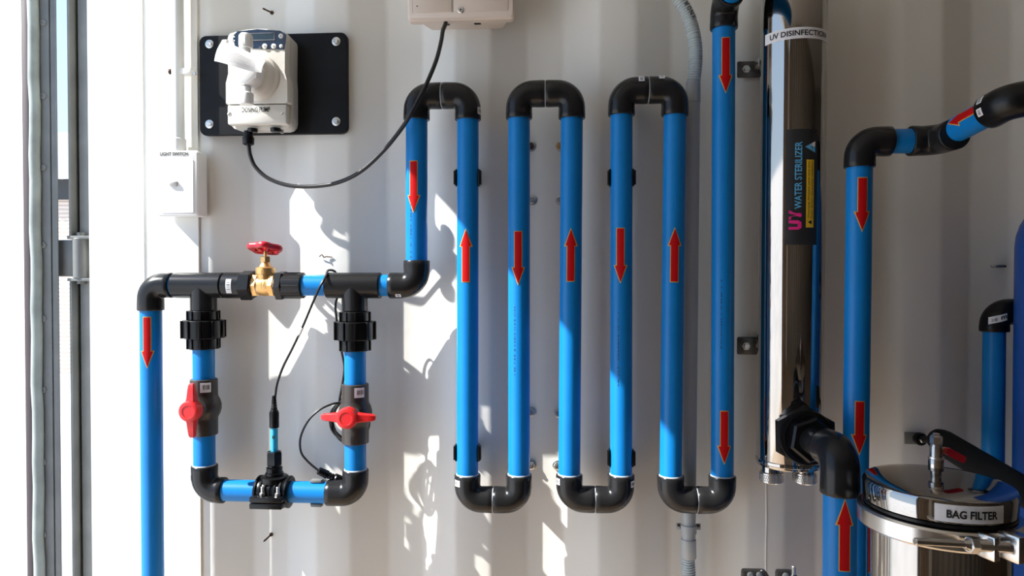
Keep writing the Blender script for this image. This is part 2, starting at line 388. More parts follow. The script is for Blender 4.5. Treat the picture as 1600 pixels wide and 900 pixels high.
# ================================================================== PIPEWORK
RP, RF, RB = .0210, .0256, .0275                 # pipe, fitting and bend radii
def bend_path(p0, c, p1, R=RB, n=10):
    p0, c, p1 = V(p0), V(c), V(p1); a = (p0-c).normalized(); b = (p1-c).normalized()
    ctr = c+(a+b)*R; out = [p0]
    for i in range(n+1):
        t = math.pi/2*i/n; out.append(ctr - b*R*math.cos(t) - a*R*math.sin(t))
    out.append(p1); return out
def elbow(parent, p0, c, p1, mt=GREY, r=RF, R=RB, name='elbow', ring0=True, ring1=False, rp=RP):
    path = bend_path(p0, c, p1, R); a = (path[1]-path[0]).normalized(); b = (path[-1]-path[-2]).normalized()
    pts = [path[0], path[0]+a*.0012, path[0]+a*.010] + path[1:-1] + [path[-1]-b*.010, path[-1]-b*.0012, path[-1]]
    rr = [r-.0012, r, r] + [r*.985]*(len(path)-2) + [r, r, r-.0012]
    o = MB().sweep(pts, rr, 28).build(name, mt, parent, 45)
    for f, p, d in ((ring0, path[0], -a), (ring1, path[-1], b)):
        if f: MB().lathe(p-d*.002, d, [(0, r-.003), (.0028, r-.0030), (.0040, rp+.0008), (.0041, rp-.001)], 24).build('cement_ring', CEMENT, o)
    return o
def pipe(parent, p0, p1, r=RP, mt=BLUE, name='pipe'):
    return MB().cyl(p0, p1, r, 32).build(name, mt, parent)
def tee(parent, a, b, c, d, r=RF, mt=GREY):
    """run a-b with a branch c->d"""
    mb = MB(); L = (V(b)-V(a)).length
    mb.lathe(a, V(b)-V(a), [(0, r-.0012), (.0012, r), (L-.0012, r), (L, r-.0012)], 28)
    L2 = (V(d)-V(c)).length
    mb.lathe(c, V(d)-V(c), [(0, r*.99), (L2-.0012, r*.99), (L2, r-.0015)], 28)
    return mb.build('tee', mt, parent)
PV = lambda px, py, y=0.0: P(px, py, y)
serp = thing('serpentine_pipework', PV(890, 800), 'long blue serpentine pipe with black elbows and red arrows across the wall', 'pipework')
tops = {1: 188, 2: 188, 3: 186, 4: 186, 5: 181, 6: 181}
bots = {2: 741, 3: 741, 4: 741, 5: 741, 6: 743, 7: 743}
pxs = {1: (651, 651), 2: (731, 730.5), 3: (811, 811), 4: (893.5, 889.5), 5: (971, 970.5), 6: (1054.5, 1048), 7: (1131, 1128.5)}
pt, pb = {}, {}
for k, (a, b) in pxs.items():
    pt[k] = PV(a, tops.get(k, 46)); pb[k] = PV(b, bots.get(k, 407))
ARR = {1: (646, 252, 330), 2: (727.5, 440, 360), 3: (809.5, 362, 443), 4: (891.5, 439, 359), 5: (969.5, 357, 440), 6: (1053.5, 440, 358)}
def pipe_arrow(po, p0, p1, px, y_tail, y_tip, r=RP, **kw):
    p0, p1 = V(p0), V(p1); ax = (p0-p1).normalized() if p0.z > p1.z else (p1-p0).normalized()
    mid = (p0+p1)/2; toc = V((0, -CAM_D, 0))-V((mid.x, mid.y, 0)); M = cylmap(mid, ax, V((0, -1, 0)), r)
    yf = mid.y-r; u = P(px, (y_tail+y_tip)/2, yf).x-mid.x
    z = lambda py: P(px, py, yf).z-mid.z
    arrow(M, z(y_tail), z(y_tip), po, u0=u, **kw)
    return M
for k in range(1, 8):
    po = pipe(serp, pb[k]+V((0, 0, -.004)), pt[k]+V((0, 0, .004)))
    if k in ARR: pipe_arrow(po, pb[k], pt[k], *ARR[k])
    else:
        pipe_arrow(po, pb[k], pt[k], 1134.5, 59, 143); pipe_arrow(po, pb[k], pt[k], 1131.5, 643, 723)
    if k in (3, 5, 7, 1):                       # small printed marking down the pipe
        M = cylmap((pb[k]+pt[k])/2, pt[k]-pb[k], (0, -1, 0), RP); random.seed(k); mb = MB(); v = -.02*k/3
        for i in range(26):
            h = random.choice((.003, .004, .002)); 
            if random.random() < .75: mb.grid([[M(-.008, v, .0003), M(-.0066, v, .0003)], [M(-.008, v+h, .0003), M(-.0066, v+h, .0003)]])
            v -= h+.0025
        mb.build('printed_marking', INK, po)
def ubend(ka, kb, ends, dz, py_out, stick=()):
    a, b = ends[ka], ends[kb]; s = 1 if dz > 0 else -1
    zo = PV((pxs[ka][0]+pxs[kb][0])/2, py_out).z-s*RF          # centreline of the crossbar
    mid = V(((a.x+b.x)/2, 0, zo)); e = V((.0007, 0, 0)); out = []
    for p, q, sg in ((a, mid-e, 1), (b, mid+e, -1)):
        out.append(elbow(serp, p, V((p.x, 0, zo)), q, ring0=(s < 0)))
    MB().lathe(mid-e*1.2, (1, 0, 0), [(0, RF-.0012), (.00168, RF-.0012)], 28).build('seam_ring', CEMENT, out[0])
    return out
u1 = ubend(1, 2, pt, 1, 129); u2 = ubend(3, 4, pt, 1, 125.5); u3 = ubend(5, 6, pt, 1, 120)
d1 = ubend(2, 3, pb, -1, 801); d2 = ubend(4, 5, pb, -1, 801); d3 = ubend(6, 7, pb, -1, 802)
def stick_at(parent, px, py, axis, wpx, hpx, r=RF, y=0.0, ctr=None, bars=True):
    """small white sticker on a fitting at the pixel, axis 'x' or 'z'"""
    if axis == 'z':
        M = cylmap((ctr.x, y, 0), (0, 0, 1), (0, -1, 0), r); q = P(px, py, y-r*.8); u = max(-1, min(1, (q.x-ctr.x)/r)); u = math.asin(u)*r; vv = q.z
        o = patch(M, u-wpx*.0012/2, u+wpx*.0012/2, vv-hpx*.0012/2, vv+hpx*.0012/2, .0005, 4).build('barcode_sticker', WHITEL, parent)
        if bars: barcode(M, u, vv, wpx*.0012*.6, hpx*.0012*.5, parent, .0008)
    else:
        M0 = cylmap((0, y, ctr.z), (1, 0, 0), (0, -1, 0), r)
        sd = M0(r*math.pi/2, 0)-V((0, y, ctr.z)); sg = 1 if sd.z > 0 else -1
        q = P(px, py, y-r*.7); u = max(-1, min(1, (q.z-ctr.z)/r)); u = math.asin(u)*r*sg; vv = q.x
        o = patch(M0, u-hpx*.0012/2, u+hpx*.0012/2, vv-wpx*.0012/2, vv+wpx*.0012/2, .0005, 4).build('barcode_sticker', WHITEL, parent)
        if bars: barcode(M0, u, vv, hpx*.0012*.6, wpx*.0012*.5, parent, .0008)
ztop = lambda py: V((0, 0, PV(800, py).z-RF))
stick_at(u1[0], 672, 135, 'x', 10, 11, ctr=ztop(129)); stick_at(u1[1], 748, 171, 'z', 10, 11, ctr=pt[2])
stick_at(u3[0], 1002, 124, 'x', 9, 9, ctr=ztop(120)); stick_at(u3[1], 1034, 121, 'x', 9, 6, ctr=ztop(120))
stick_at(d1[0], 714, 756, 'z', 12, 10, ctr=pb[2]); stick_at(d2[0], 872, 754, 'z', 9, 10, ctr=pb[4]); stick_at(d2[1], 989, 758, 'z', 9, 10, ctr=pb[5])
for d, px in ((d1[0], 756), (d2[1], 943)):       # injection point dots on the lower bends
    q = P(px, 784.5, -RF*.93); MB().lathe(q+V((0, .001, 0)), (0, -1, 0), [(0, .003), (.0012, .0026), (.0018, .001)], 10).build('moulding_dot', CEMENT, d)
# top of pipe 7: elbow turning towards the room
c7 = V((pt[7].x, 0, pt[7].z+.0465))
e7 = elbow(serp, pt[7], c7, c7+V((0, -.062, 0)), ring0=False)
pipe(serp, c7+V((0, -.05, 0)), c7+V((0, -.26, .0)))
# ---- left header run
zr = PV(440, 446).z
X = lambda px, y=0.0: P(px, 446, y).x
A = lambda px: V((X(px), 0, zr))
# elbow pipe1 -> header
e1 = elbow(serp, pb[1], V((pb[1].x, 0, zr)), A(609), ring0=False, ring1=False)
stick_at(e1, 622, 462, 'x', 9, 7, ctr=V((0, 0, zr)))
pipe(serp, A(470), A(614))
zt = PV(555, 486).z
tee(serp, A(511), A(595), A(554), V((X(554), 0, zt)))
# left outlet pipework
outl = thing('outlet_pipework', V((X(237), 0, .3)), 'blue outlet pipe dropping to the floor at far left with black elbow and tee', 'pipework')
x0 = PV(237.5, 700).x
po = pipe(outl, V((x0, 0, .25)), V((x0, 0, PV(237, 478).z)))
pipe_arrow(po, V((x0, 0, .25)), V((x0, 0, 1.33)), 229.5, 496, 573)
elbow(outl, V((x0, 0, PV(237, 485).z)), V((x0, 0, zr)), A(270), ring0=False)
pipe(outl, A(262), A(280))
tee(outl, A(273), A(350), A(318), V((X(318), 0, zt)))
MB().lathe(A(348), (1, 0, 0), [(0, RF-.003), (X(352)-X(348), RF-.003)], 24).build('seam_ring', GREY, outl)
def hexprof(o, ax, L, r, ph=0): return MB().lathe(o, ax, [(0, r-.002), (.002, r), (L-.002, r), (L, r-.002)], 6, ph)
ad = MB().lathe(A(352), (1, 0, 0), [(0, RF-.001), (.0015, RF+.0005), (X(379)-X(352), RF+.0005)], 28).build('adaptor', GREY, outl)
hexprof(A(378), (1, 0, 0), X(397)-X(378), RF+.0045, .26).build('adaptor_hex', GREY, outl)
M = cylmap((0, 0, zr), (1, 0, 0), (0, -1, 0), RF+.0005); u0, u1_ = -.020, .016
sa = patch(M, -.013, .016, X(362), X(370), .0005, 8).build('barcode_sticker', WHITEL, ad)
for i in range(9): 
    t = -.006+i*.0016; patch(M, t, t+.0009, X(363.5), X(368.5), .0009, 1).build('barcode_print', INK, sa) if i in (0, 2, 3, 5, 8) else None
# ---- gate valve
gv = thing('gate_valve', V((X(415), 0, zr-.03)), 'brass gate valve with red handwheel between two black adaptors', 'valve')
MB().lathe(A(392), (1, 0, 0), [(0, .0195), (X(438)-X(392), .0195)], 24).build('thread_tape', WHITEL, gv)
mb = MB(); L = X(432)-X(397)
mb.lathe(A(397), (1, 0, 0), [(0, .021), (.0015, .0235), (.010, .0235), (.0115, .020)], 6, .0)
mb.lathe(A(432), (-1, 0, 0), [(0, .021), (.0015, .0235), (.010, .0235), (.0115, .020)], 6, .0)
mb.lathe(A(399), (1, 0, 0), [(0, .019), (L*.2, .0195), (L*.45, .0215), (L*.75, .0195), (L-.003, .019)], 24)
cz = V((X(415), 0, zr)); up = V((0, 0, 1))
mb.lathe(cz, up, [(0, .018), (.016, .018), (.019, .0185), (.0215, .0185)], 24)
mb.build('valve_body', BRASS, gv)
mb = MB(); mb.lathe(cz, up, [(.021, .017), (.022, .0188), (.034, .0188), (.0355, .017), (.037, .0125), (.043, .009), (.047, .0065), (.050, .0065)], 28); mb.build('bonnet', BRASS, gv)
mb = MB(); mb.lathe(cz, up, [(.046, .0088), (.047, .0098), (.0565, .0098), (.0575, .0088)], 6, .3); mb.build('packing_nut', BRASS, gv)
mb = MB(); mb.lathe(cz, up, [(.055, .0035), (.075, .0035)], 12); mb.build('stem', BRASS, gv)
zw = .0735
hw = MB(); ptsw = []
for i in range(60):
    t = 2*math.pi*i/60; rr = .0280+.0028*math.cos(5*t); ptsw.append((t, rr))
def torus(mb, c, rad, rt, squash=1.3):
    rings = []
    for t, R_ in rad:
        er = V((math.cos(t), math.sin(t), 0)); rings.append([mb.bm.verts.new(c+er*(R_+rt*math.cos(q))+V((0, 0, squash*rt*math.sin(q)))) for q in [2*math.pi*j/10 for j in range(10)]])
    rings.append(rings[0]); mb.skin(rings, cap=(False, False))
cw = cz+V((0, 0, zw)); torus(hw, cw, ptsw, .0046, 1.35)
TILT = Matrix.Rotation(math.radians(-13), 3, 'X')
for v_ in hw.bm.verts: v_.co = cw+TILT @ (v_.co-cw)
hwo = hw.build('handwheel', REDM, gv)
mb = MB(); mb.lathe(cw-V((0, 0, .006)), up, [(0, .007), (.011, .007), (.012, .004)], 14)
for i in range(5):
    t = 2*math.pi*(i+.2)/5; d = V((math.cos(t), math.sin(t), 0)); mb.sweep([cw+d*.005-V((0, 0, .003)), cw+d*.016-V((0, 0, .0025)), cw+d*.028], [.0045, .0036, .0036], 8)
for v_ in mb.bm.verts: v_.co = cw+TILT @ (v_.co-cw)
mb.build('wheel_spokes', REDM, hwo)
# right adaptor belongs to the serpentine
hexprof(A(434), (1, 0, 0), X(446)-X(434), RF+.005, .1).build('adaptor_hex', GREY, serp)
mb = MB().lathe(A(445), (1, 0, 0), [(0, RF+.0005), (X(474)-X(445), RF+.0005), (X(475)-X(445), RF-.0015)], 28)
for i in range(10):
    t = 2*math.pi*i/10; d = V((0, math.cos(t), math.sin(t))); q0 = A(447)+d*(RF); mb.sweep([q0, q0+V((X(473)-X(447), 0, 0))], .0016, 6)
mb.build('adaptor', GREY, serp)
# ---- unions, ball valves and the bypass loop
def union(cx, y_top, label):
    t = thing('pipe_union', V((cx, 0, PV(300, y_top+60).z)), label, 'pipe fitting', 'black ribbed unions under the tees')
    z = lambda py: PV(318, py).z
    def ribbed(nm, a, b, r, nr, rr):
        mb = MB().lathe((cx, 0, z(b)), up, [(0, r-.0015), (.0015, r), (z(a)-z(b)-.0015, r), (z(a)-z(b), r-.0015)], 32)
        for i in range(nr):
            q = 2*math.pi*(i+.5)/nr; d = V((math.sin(q), -math.cos(q), 0)); c = V((cx, 0, 0))+d*r
            rm = Matrix.Rotation(q, 3, 'Z'); mb.box((c.x, c.y, (z(a)+z(b))/2), (rr*.8, rr*1.1, z(a)-z(b)-.001), .0008, rm)
        return mb.build(nm, BLACK, t)
    ribbed('upper_collar', y_top, y_top+15, .0290, 10, .005)
    ribbed('union_nut', y_top+15, y_top+43, .0385, 10, .0075)
    ribbed('lower_collar', y_top+43, y_top+60, .0292, 10, .005)
    return t
cxl, cxr = X(317.5), X(554.5)
union(cxl, 485, 'black ribbed pipe union above the vertical red ball valve handle')
union(cxr, 486, 'black ribbed pipe union above the horizontal red ball valve handle')
byp = thing('bypass_loop', V(((cxl+cxr)/2, 0, PV(440, 788).z)), 'blue bypass pipe loop below the unions with two black bottom elbows', 'pipework')
zb = PV(440, 768).z
for cx, vt, vb_ in ((cxl, 593, 680), (cxr, 598, 690)):
    pipe(byp, V((cx, 0, PV(440, vt+5).z)), V((cx, 0, PV(440, 538).z)))
    pipe(byp, V((cx, 0, PV(440, 736).z)), V((cx, 0, PV(440, vb_-4).z)))
B = lambda px: V((P(px, 768, 0).x, 0, zb))
el = elbow(byp, V((cxl, 0, PV(440, 729).z)), V((cxl, 0, zb)), B(351), ring0=True)
er = elbow(byp, V((cxr, 0, PV(440, 731).z)), V((cxr, 0, zb)), B(512), ring0=True)
pipe(byp, B(345), B(518))
stick_at(el, 295, 748, 'z', 5, 10, ctr=V((cxl, 0, 0)), bars=False)
def ball_valve(cx, y0, y1, turned, label):
    t = thing('ball_valve', V((cx, 0, PV(440, y1).z)), label, 'valve', 'grey ball valves with red handles')
    z0, z1 = PV(440, y1).z, PV(440, y0).z; h = z1-z0; zc = (z0+z1)/2
    body = MB().lathe((cx, 0, z0), up, [(0, RF-.001), (.0012, RF+.0005), (h*.27, RF+.0008), (h*.31, RF+.001), (h*.38, RF+.005), (h*.46, RF+.0075), (h*.54, RF+.0075), (h*.62, RF+.005), (h*.69, RF+.001), (h*.73, RF+.0008), (h-.0012, RF+.0005), (h, RF-.001)], 32).build('valve_body', GREY2, t)
    MB().lathe((cx, -.018, zc), (0, -1, 0), [(0, .020), (.014, .019), (.016, .0175), (.022, .0175), (.023, .012)], 24).build('stem_boss', GREY2, t)
    # handle: round hub with two tapered wings
    hubz = zc+.001
    hb = MB().lathe((cx, -.038, hubz), (0, -1, 0), [(0, .0165), (.002, .0195), (.018, .0205), (.0215, .0195), (.023, .0165), (.0231, .012), (.0222, .0115), (.0222, .004)], 30)
    hd = hb.build('handle_hub', RED, t)
    wing = V((1, 0, 0)) if turned else V((0, 0, 1)); side = wing.cross(V((0, 1, 0)))
    for sg in (-1, 1):
        secs = []
        for d, w, y0_, th in ((.012, .0105, -.040, .018), (.024, .0085, -.041, .013), (.040, .0070, -.042, .010), (.049, .0060, -.042, .0085), (.0525, .0040, -.0425, .006)):
            c = V((cx, y0_, hubz))+wing*(sg*d)
            secs.append([c+side*(w*a)+V((0, -th*b, 0)) for a, b in ((-1, 0), (-1, .8), (-.75, 1), (.75, 1), (1, .8), (1, 0))])
        MB().loft(secs).build('handle_wing', RED, t)
    M = cylmap((cx, 0, 0), (0, 0, 1), (0, -1, 0), RF+.0008)
    st = patch(M, .006, .026, PV(440, y0+19).z, PV(440, y0+4).z, .0006, 6).build('barcode_sticker', WHITEL, body)
    barcode(M, .017, PV(440, y0+11).z, .012, .009, body, .0009)
    return t
ball_valve(cxl, 593, 681, False, 'grey ball valve with red handle turned vertical')
ball_valve(cxr, 598, 690, True, 'grey ball valve with red handle turned horizontal')
# ---- saddle clamp and probe
sd = thing('saddle_clamp', V((B(429).x, 0, zb-.03)), 'black bolted saddle clamp round the lower blue pipe', 'clamp')
xs_ = B(429).x; wd = B(455).x-B(403).x
mb = MB(); mb.lathe((xs_-wd/2, 0, zb), (1, 0, 0), [(0, .0225), (0, .0275), (.002, .029), (wd-.002, .029), (wd, .0275), (wd, .0225)], 28); mb.build('saddle_shell', BLACK, sd)
for i in range(7):
    x = xs_-wd/2+.004+i*(wd-.008)/6
    MB().lathe((x-.0022, 0, zb), (1, 0, 0), [(0, .029), (.0005, .0315), (.004, .0315), (.0045, .029)], 28).build('saddle_rib', BLACK, sd)
MB().box((xs_, -.030, zb-.004), (wd-.004, .030, .011), .002).build('upper_flange', BLACK, sd)
MB().box((xs_, -.030, zb-.0165), (wd-.004, .030, .011), .002).build('lower_flange', BLACK, sd)
for px in (409.5, 433.5):
    c = V((P(px, 757, -.036).x, -.034, zb+.002))
    b = MB().lathe(c, up, [(0, .0058), (.0055, .0058), (.006, .0045)], 6).build('bolt_nut', ZINC, sd)
    MB().lathe(c+V((0, 0, .005)), up, [(0, .0035), (.012, .0035), (.0125, .003)], 12).build('bolt_thread', ZINC, b)
mb = MB(); mb.lathe((xs_, 0, zb+.02), up, [(0, .027), (.010, .027), (.012, .024), (.0125, .019)], 28); mb.build('outlet_collar', BLACK, sd)
pr = thing('sensor_probe', V((xs_, 0, zb+.03)), 'blue sensor probe standing in a black gland on the lower pipe', 'sensor')
zz = lambda py: P(430, py, 0).z
G = lambda nm, prof, mt, n=24, ph=0: MB().lathe((xs_, 0, 0), up, [(zz(y), r) for y, r in prof], n, ph).build(nm, mt, pr)
G('gland_base', [(748, .017), (738, .0175), (737, .0155), (730, .0155), (729, .0125), (724, .0125)], BLACK)
G('gland_nut', [(726, .0145), (725, .0158), (708, .0158), (705, .0135)], BLACK, 6, .4)
G('probe_body', [(708, .0072), (664, .0072)], PROBE, 20)
G('probe_cap', [(668, .0092), (667, .0095), (645, .0095), (641, .0075), (640, .005)], BLACK, 20)
G('strain_relief', [(641, .0062), (637, .0062), (636, .0048), (634, .0058), (632, .0046), (630, .0054), (628, .0043), (626, .005), (624, .004), (622, .0045), (618, .0032)], BLACK, 16)
MB().box((xs_+.001, -.0068, zz(682)), (.0035, .002, .006)).build('sensor_chip', INK, pr)
# probe cable, over the tee and down to a coil behind the right ball valve
CY = .034
pth = [P(430, 620, 0), P(433, 600, -.002), P(442, 574, -.008), (P(457, 544, -.015)), P(474, 508, -.022), P(490, 470, -.031), P(501, 446, -.036), P(509, 432, -.024), V((X(513), .0, zr+RF+.004)), V((X(519), .022, zr+RF)), V((X(523), CY, zr-.005)), P(524.5, 474, CY), P(526, 500, CY), P(533, 545, CY), P(538, 575, CY), P(534, 605, CY), P(530, 628, CY)]
coil_c = P(547, 656, CY)
for i in range(41):
    t = 2*math.pi*i/8.0; q = .040+.003*math.sin(i*1.3); pth.append(coil_c+V((-q*math.sin(t+.4)*.95, .010*math.sin(i*.9)*.6, q*math.cos(t+.4)*1.1)))
tag(MB().sweep(crom(pth, 6), .0024, 8).build('sensor_cable', RUBBER), 'thin black sensor cable from the blue probe over the tee to a coil', 'cable')
a, b = P(472.5, 512, -.0215), P(466, 526, -.0175)
sl = MB().cyl(a, b, .0030, 10).build('cable_sleeve', WHITEL); tag(sl, 'small white sleeve on the thin sensor cable', 'cable marker')
pl = thing('plug_connector', P(512, 745, .005), 'black plug connector lying against the lower right elbow', 'connector')
a, b = P(497, 735, -.004), P(533, 752, .016)
ax = (b-a).normalized(); L = (b-a).length
MB().lathe(a, ax, [(0, .003), (.001, .0075), (L*.4, .0085), (L*.42, .0055)], 16).build('plug_body', BLACK, pl)
MB().lathe(a, ax, [(L*.42, .0055), (L*.48, .0075), (L*.54, .0055), (L*.60, .0075), (L*.64, .0058), (L*.7, .010), (L*.98, .0105), (L, .008)], 16).build('plug_socket', BLACK, pl)
pth = [P(531, 630, .030), P(520, 631, .014), P(500, 640, 0), P(482, 657, -.006), P(470, 682, -.008), P(470, 705, -.008), P(480, 720, -.006), P(499, 736.5, -.003)]
tag(MB().sweep(crom(pth, 8), .0022, 8).build('plug_cable', RUBBER), 'thin black cable arching left from the coil down to the plug', 'cable')
# ---- pipe clips
def pipe_clip(c, axis_z, label, mt=BLACK, wpx=.032, back=.05):
    t = thing('pipe_clip', c, label, 'pipe clip', 'pipe clips behind the blue pipes')
    c = V(c)
    def arc(a0, a1, r0, r1, w):
        mb = MB(); n = 14; secs = []
        for i in range(n+1):
            a = math.radians(a0+(a1-a0)*i/n); d = V((math.cos(a), math.sin(a), 0)) if axis_z else V((0, math.sin(a), math.cos(a)))
            wv = V((0, 0, w/2)) if axis_z else V((w/2, 0, 0))
            secs.append([c+d*r0-wv, c+d*r1-wv, c+d*r1+wv, c+d*r0+wv])
        mb.loft(secs); return mb
    arc(-18, 198, RP+.0004, RP+.0034, wpx).build('clip_ring', mt, t)
    for s in (-1, 1):
        o = V((s*(RP+.003), -.002, 0)) if axis_z else V((0, -.002, s*(RP+.003)))
        MB().box(c+o, (.0055, .014, wpx*.85) if axis_z else (wpx*.9, .014, .0055), .001).build('clip_ear', mt, t)
    MB().box(c+V((0, (RP+back)/2+.001, 0)), (.014, back-RP-.002, wpx*.8) if axis_z else (wpx*.8, back-RP, .014)).build('standoff', mt, t)
    return t
def on_pipe(k, py):
    a, b = pb[k], pt[k]; z = P((pxs[k][0]), py, 0).z; f = (z-a.z)/(b.z-a.z); return a+(b-a)*f
pipe_clip(on_pipe(2, 278), True, 'black clip high on the second vertical pipe of the serpentine')
pipe_clip(on_pipe(2, 707), True, 'black clip low on the second vertical pipe of the serpentine')
pipe_clip(on_pipe(5, 278), True, 'black clip high on the fifth vertical pipe of the serpentine')
pipe_clip(on_pipe(5, 715), True, 'black clip low on the fifth vertical pipe of the serpentine')
pipe_clip(B(496), False, 'grey metal clip on the lower blue pipe beside the plug connector', DOORGREY, .024)
# ---- hex bolts on the wall
for px, py, lb in ((829, 229, 'rusty hex bolt right of the third serpentine pipe, uppermost in its column'), (875, 229, 'brassy hex bolt left of the fourth serpentine pipe, uppermost in its column'),
               (831, 313, 'zinc hex bolt right of the third serpentine pipe, second from top'), (875, 313, 'zinc hex bolt left of the fourth serpentine pipe, second from top'),
               (829, 643, 'hex bolt right of the third serpentine pipe, above the lowest one'), (873, 645, 'hex bolt left of the fourth serpentine pipe, above the lowest one'),
               (830, 726, 'lowest hex bolt right of the third serpentine pipe'), (871, 727, 'lowest hex bolt left of the fourth serpentine pipe')):
    c = P(px, py, VAL_Y-.001); c.x = min(max(c.x, P(825, py, VAL_Y).x), P(877, py, VAL_Y).x)
    t = thing('wall_bolt', c, lb, 'bolt', 'hex bolts on the wall between the third and fourth pipes')
    MB().lathe(c, (0, -1, 0), [(0, .0105), (.0015, .0105), (.002, .0098)], 20).build('washer', ZINC, t)
    MB().lathe(c+V((0, -.0018, 0)), (0, -1, 0), [(0, .0078), (.0045, .0078), (.0055, .0068), (.0056, .004), (.008, .0035)], 6).build('bolt_head', RUST if py == 229 and px < 850 else (BRASS if py == 229 else ZINC), t)
# ================================================================== DOSING PUMP
pm = thing('mounting_plate', P(428, 210, .045), 'black rectangular mounting plate bolted behind the dosing pump', 'plate')
c0, c1 = P(312, 207, .043), P(543, 210, .043); ztp = P(430, 53, .043).z; zbt = P(430, 210, .043).z
cx_, cz_, hw_, hh_ = (c0.x+c1.x)/2, (ztp+zbt)/2, (c1.x-c0.x)/2, (ztp-zbt)/2
MB().loft([rrect(cx_, cz_, hw_-.001, hh_-.001, .013, .0435), rrect(cx_, cz_, hw_, hh_, .014, .0445), rrect(cx_, cz_, hw_, hh_, .014, .0535)]).build('sheet', PLATE, pm)
for px, py in ((327.5, 69), (327.5, 194), (525.5, 65), (525.5, 190)):
    c = P(px, py, .0435); w_ = MB().lathe(c, (0, -1, 0), [(0, .0088), (.0012, .0088), (.0014, .0084), (.00141, .004)], 22).build('washer', ZINC, pm)
    MB().lathe(c+V((0, -.0012, 0)), (0, -1, 0), [(0, .0052), (.0035, .0052), (.0045, .0042)], 6, .3).build('bolt_head', ZINC, w_)
dp = thing('dosing_pump', P(402, 200, .015), 'cream dosing pump with navy display on the black mounting plate', 'pump')
yF = -.016
fl_, fr_ = P(353, 120, yF).x, P(448.5, 120, yF).x; ft, fb = P(402, 43.5, yF).z, P(402, 199, yF).z
cx, cz, hw, hh = (fl_+fr_)/2, (ft+fb)/2, (fr_-fl_)/2, (ft-fb)/2
def pump_sec(y, k, z0, z1, waist=.0):
    """outline: arched top, slight waist at mid height, rounded bottom corners"""
    pts = []; n = 8; W = hw*k; r_ = .016
    for i in range(n+1):                        # top arch right to left
        t = 1-2*i/n; pts.append((cx+t*(W-.012), y, z1-.006*t*t))
    for i in range(1, 4):
        a = math.radians(90+30*i); pts.append((cx-(W-.012)+.012*math.cos(a), y, z1-.018+.012*math.sin(a)))
    pts += [(cx-W+.001, y, z0+(z1-z0)*.55), (cx-W-.004*waist, y, z0+(z1-z0)*.45), (cx-W-.004*waist, y, z0+(z1-z0)*.25)]
    for i in range(4):
        a = math.radians(180+30*i); pts.append((cx-W+r_+r_*math.cos(a), y, z0+r_+r_*math.sin(a)))
    for i in range(4):
        a = math.radians(270+30*i); pts.append((cx+W-r_+r_*math.cos(a), y, z0+r_+r_*math.sin(a)))
    pts += [(cx+W+.004*waist, y, z0+(z1-z0)*.25), (cx+W+.004*waist, y, z0+(z1-z0)*.45), (cx+W-.001, y, z0+(z1-z0)*.55)]
    for i in range(3):
        a = math.radians(30*i); pts.append((cx+(W-.012)+.012*math.cos(a), y, z1-.018+.012*math.sin(a)))
    return pts
zs_ = P(402, 162.5, yF).z
MB().loft([pump_sec(.0425, .985, fb+.001, ft-.001), pump_sec(.010, 1.0, fb, ft), pump_sec(.004, 1.01, fb, ft, 1)]).build('rear_housing', PUMP, dp, 30)
def clip_sec(sec, zlo):
    return [(x, y, max(z, zlo)) for x, y, z in sec]
MB().loft([clip_sec(pump_sec(.003, .995, fb, ft, 1), zs_+.0007), clip_sec(pump_sec(yF+.006, .985, fb, ft, 1), zs_+.0007), clip_sec(pump_sec(yF, .94, fb+.003, ft-.003, 1), zs_+.0007)]).build('front_housing', PUMP, dp, 30)
low = MB().box2((cx-hw*.97, yF, fb+.006), (cx+hw*.97, .003, zs_-.0007), .004).build('lower_cover', PUMP, dp)
FM = planemap((0, yF-.0004, 0), (1, 0, 0), (0, 0, 1))
lettering('DOSING PUMP', planemap((P(400, 171, yF).x, yF-.0004, P(400, 171.5, yF).z), (1, 0, 0), (0, 0, 1)), .0098, .057, INK, low, bold=.012, h=.0005)
for px in (358.5, 442):
    c = P(px, 178, yF); MB().lathe(c+V((0, .001, 0)), (0, -1, 0), [(0, .0044), (.0014, .0042), (.0017, .0034)], 16).build('cover_screw', PUMP, low)
    MB().box(c+V((0, -.0008, 0)), (.0072, .0006, .0011), 0, Matrix.Rotation(math.radians(-50), 3, 'Y')).build('screw_slot', INK, low)
pa = [P(x, y, yF-.001) for x, y in ((362, 76), (365, 55), (371, 49), (402, 45.5), (438, 48), (447, 54), (444, 77), (402, 76))]
mb = MB(); r0 = [mb.bm.verts.new(p) for p in pa]; r1 = [mb.bm.verts.new(p+V((0, .002, 0))) for p in pa]; mb.skin([r0, r1]); pan = mb.build('display_panel', NAVY, dp)
a, b = P(384, 63, yF-.002), P(428.5, 51.5, yF-.002)
MB().box2(a, b+V((0, .0012, 0))).build('screen', SCREEN, pan)
for (x0_, z0_, x1_, z1_) in ((a.x-.0006, a.z-.0006, b.x+.0006, a.z), (a.x-.0006, b.z, b.x+.0006, b.z+.0006), (b.x, a.z, b.x+.0006, b.z)):
    MB().box2((x0_, yF-.0024, z0_), (x1_, yF-.001, z1_)).build('screen_frame', GREYINK, pan)
for px, py, rr in ((414, 72.5, .0052), (428, 72.5, .0052), (439, 56.5, .0048), (439.5, 72.5, .0036)):
    c = P(px, py, yF-.001); bt_ = MB().lathe(c, (0, -1, 0), [(0, rr), (.0012, rr), (.0016, rr*.8)], 18).build('button', WHITE, pan)
    MB().lathe(c+V((0, -.0014, 0)), (0, -1, 0), [(0, rr*.3), (.0006, rr*.28)], 3).build('button_mark', INK, bt_)
for px, py in ((362.5, 57), (362, 63), (366, 57.5), (366, 63.5)):
    c = P(px, py, yF-.001); MB().lathe(c, (0, -1, 0), [(0, .0015), (.0008, .0014)], 10).build('indicator', WHITE, pan)
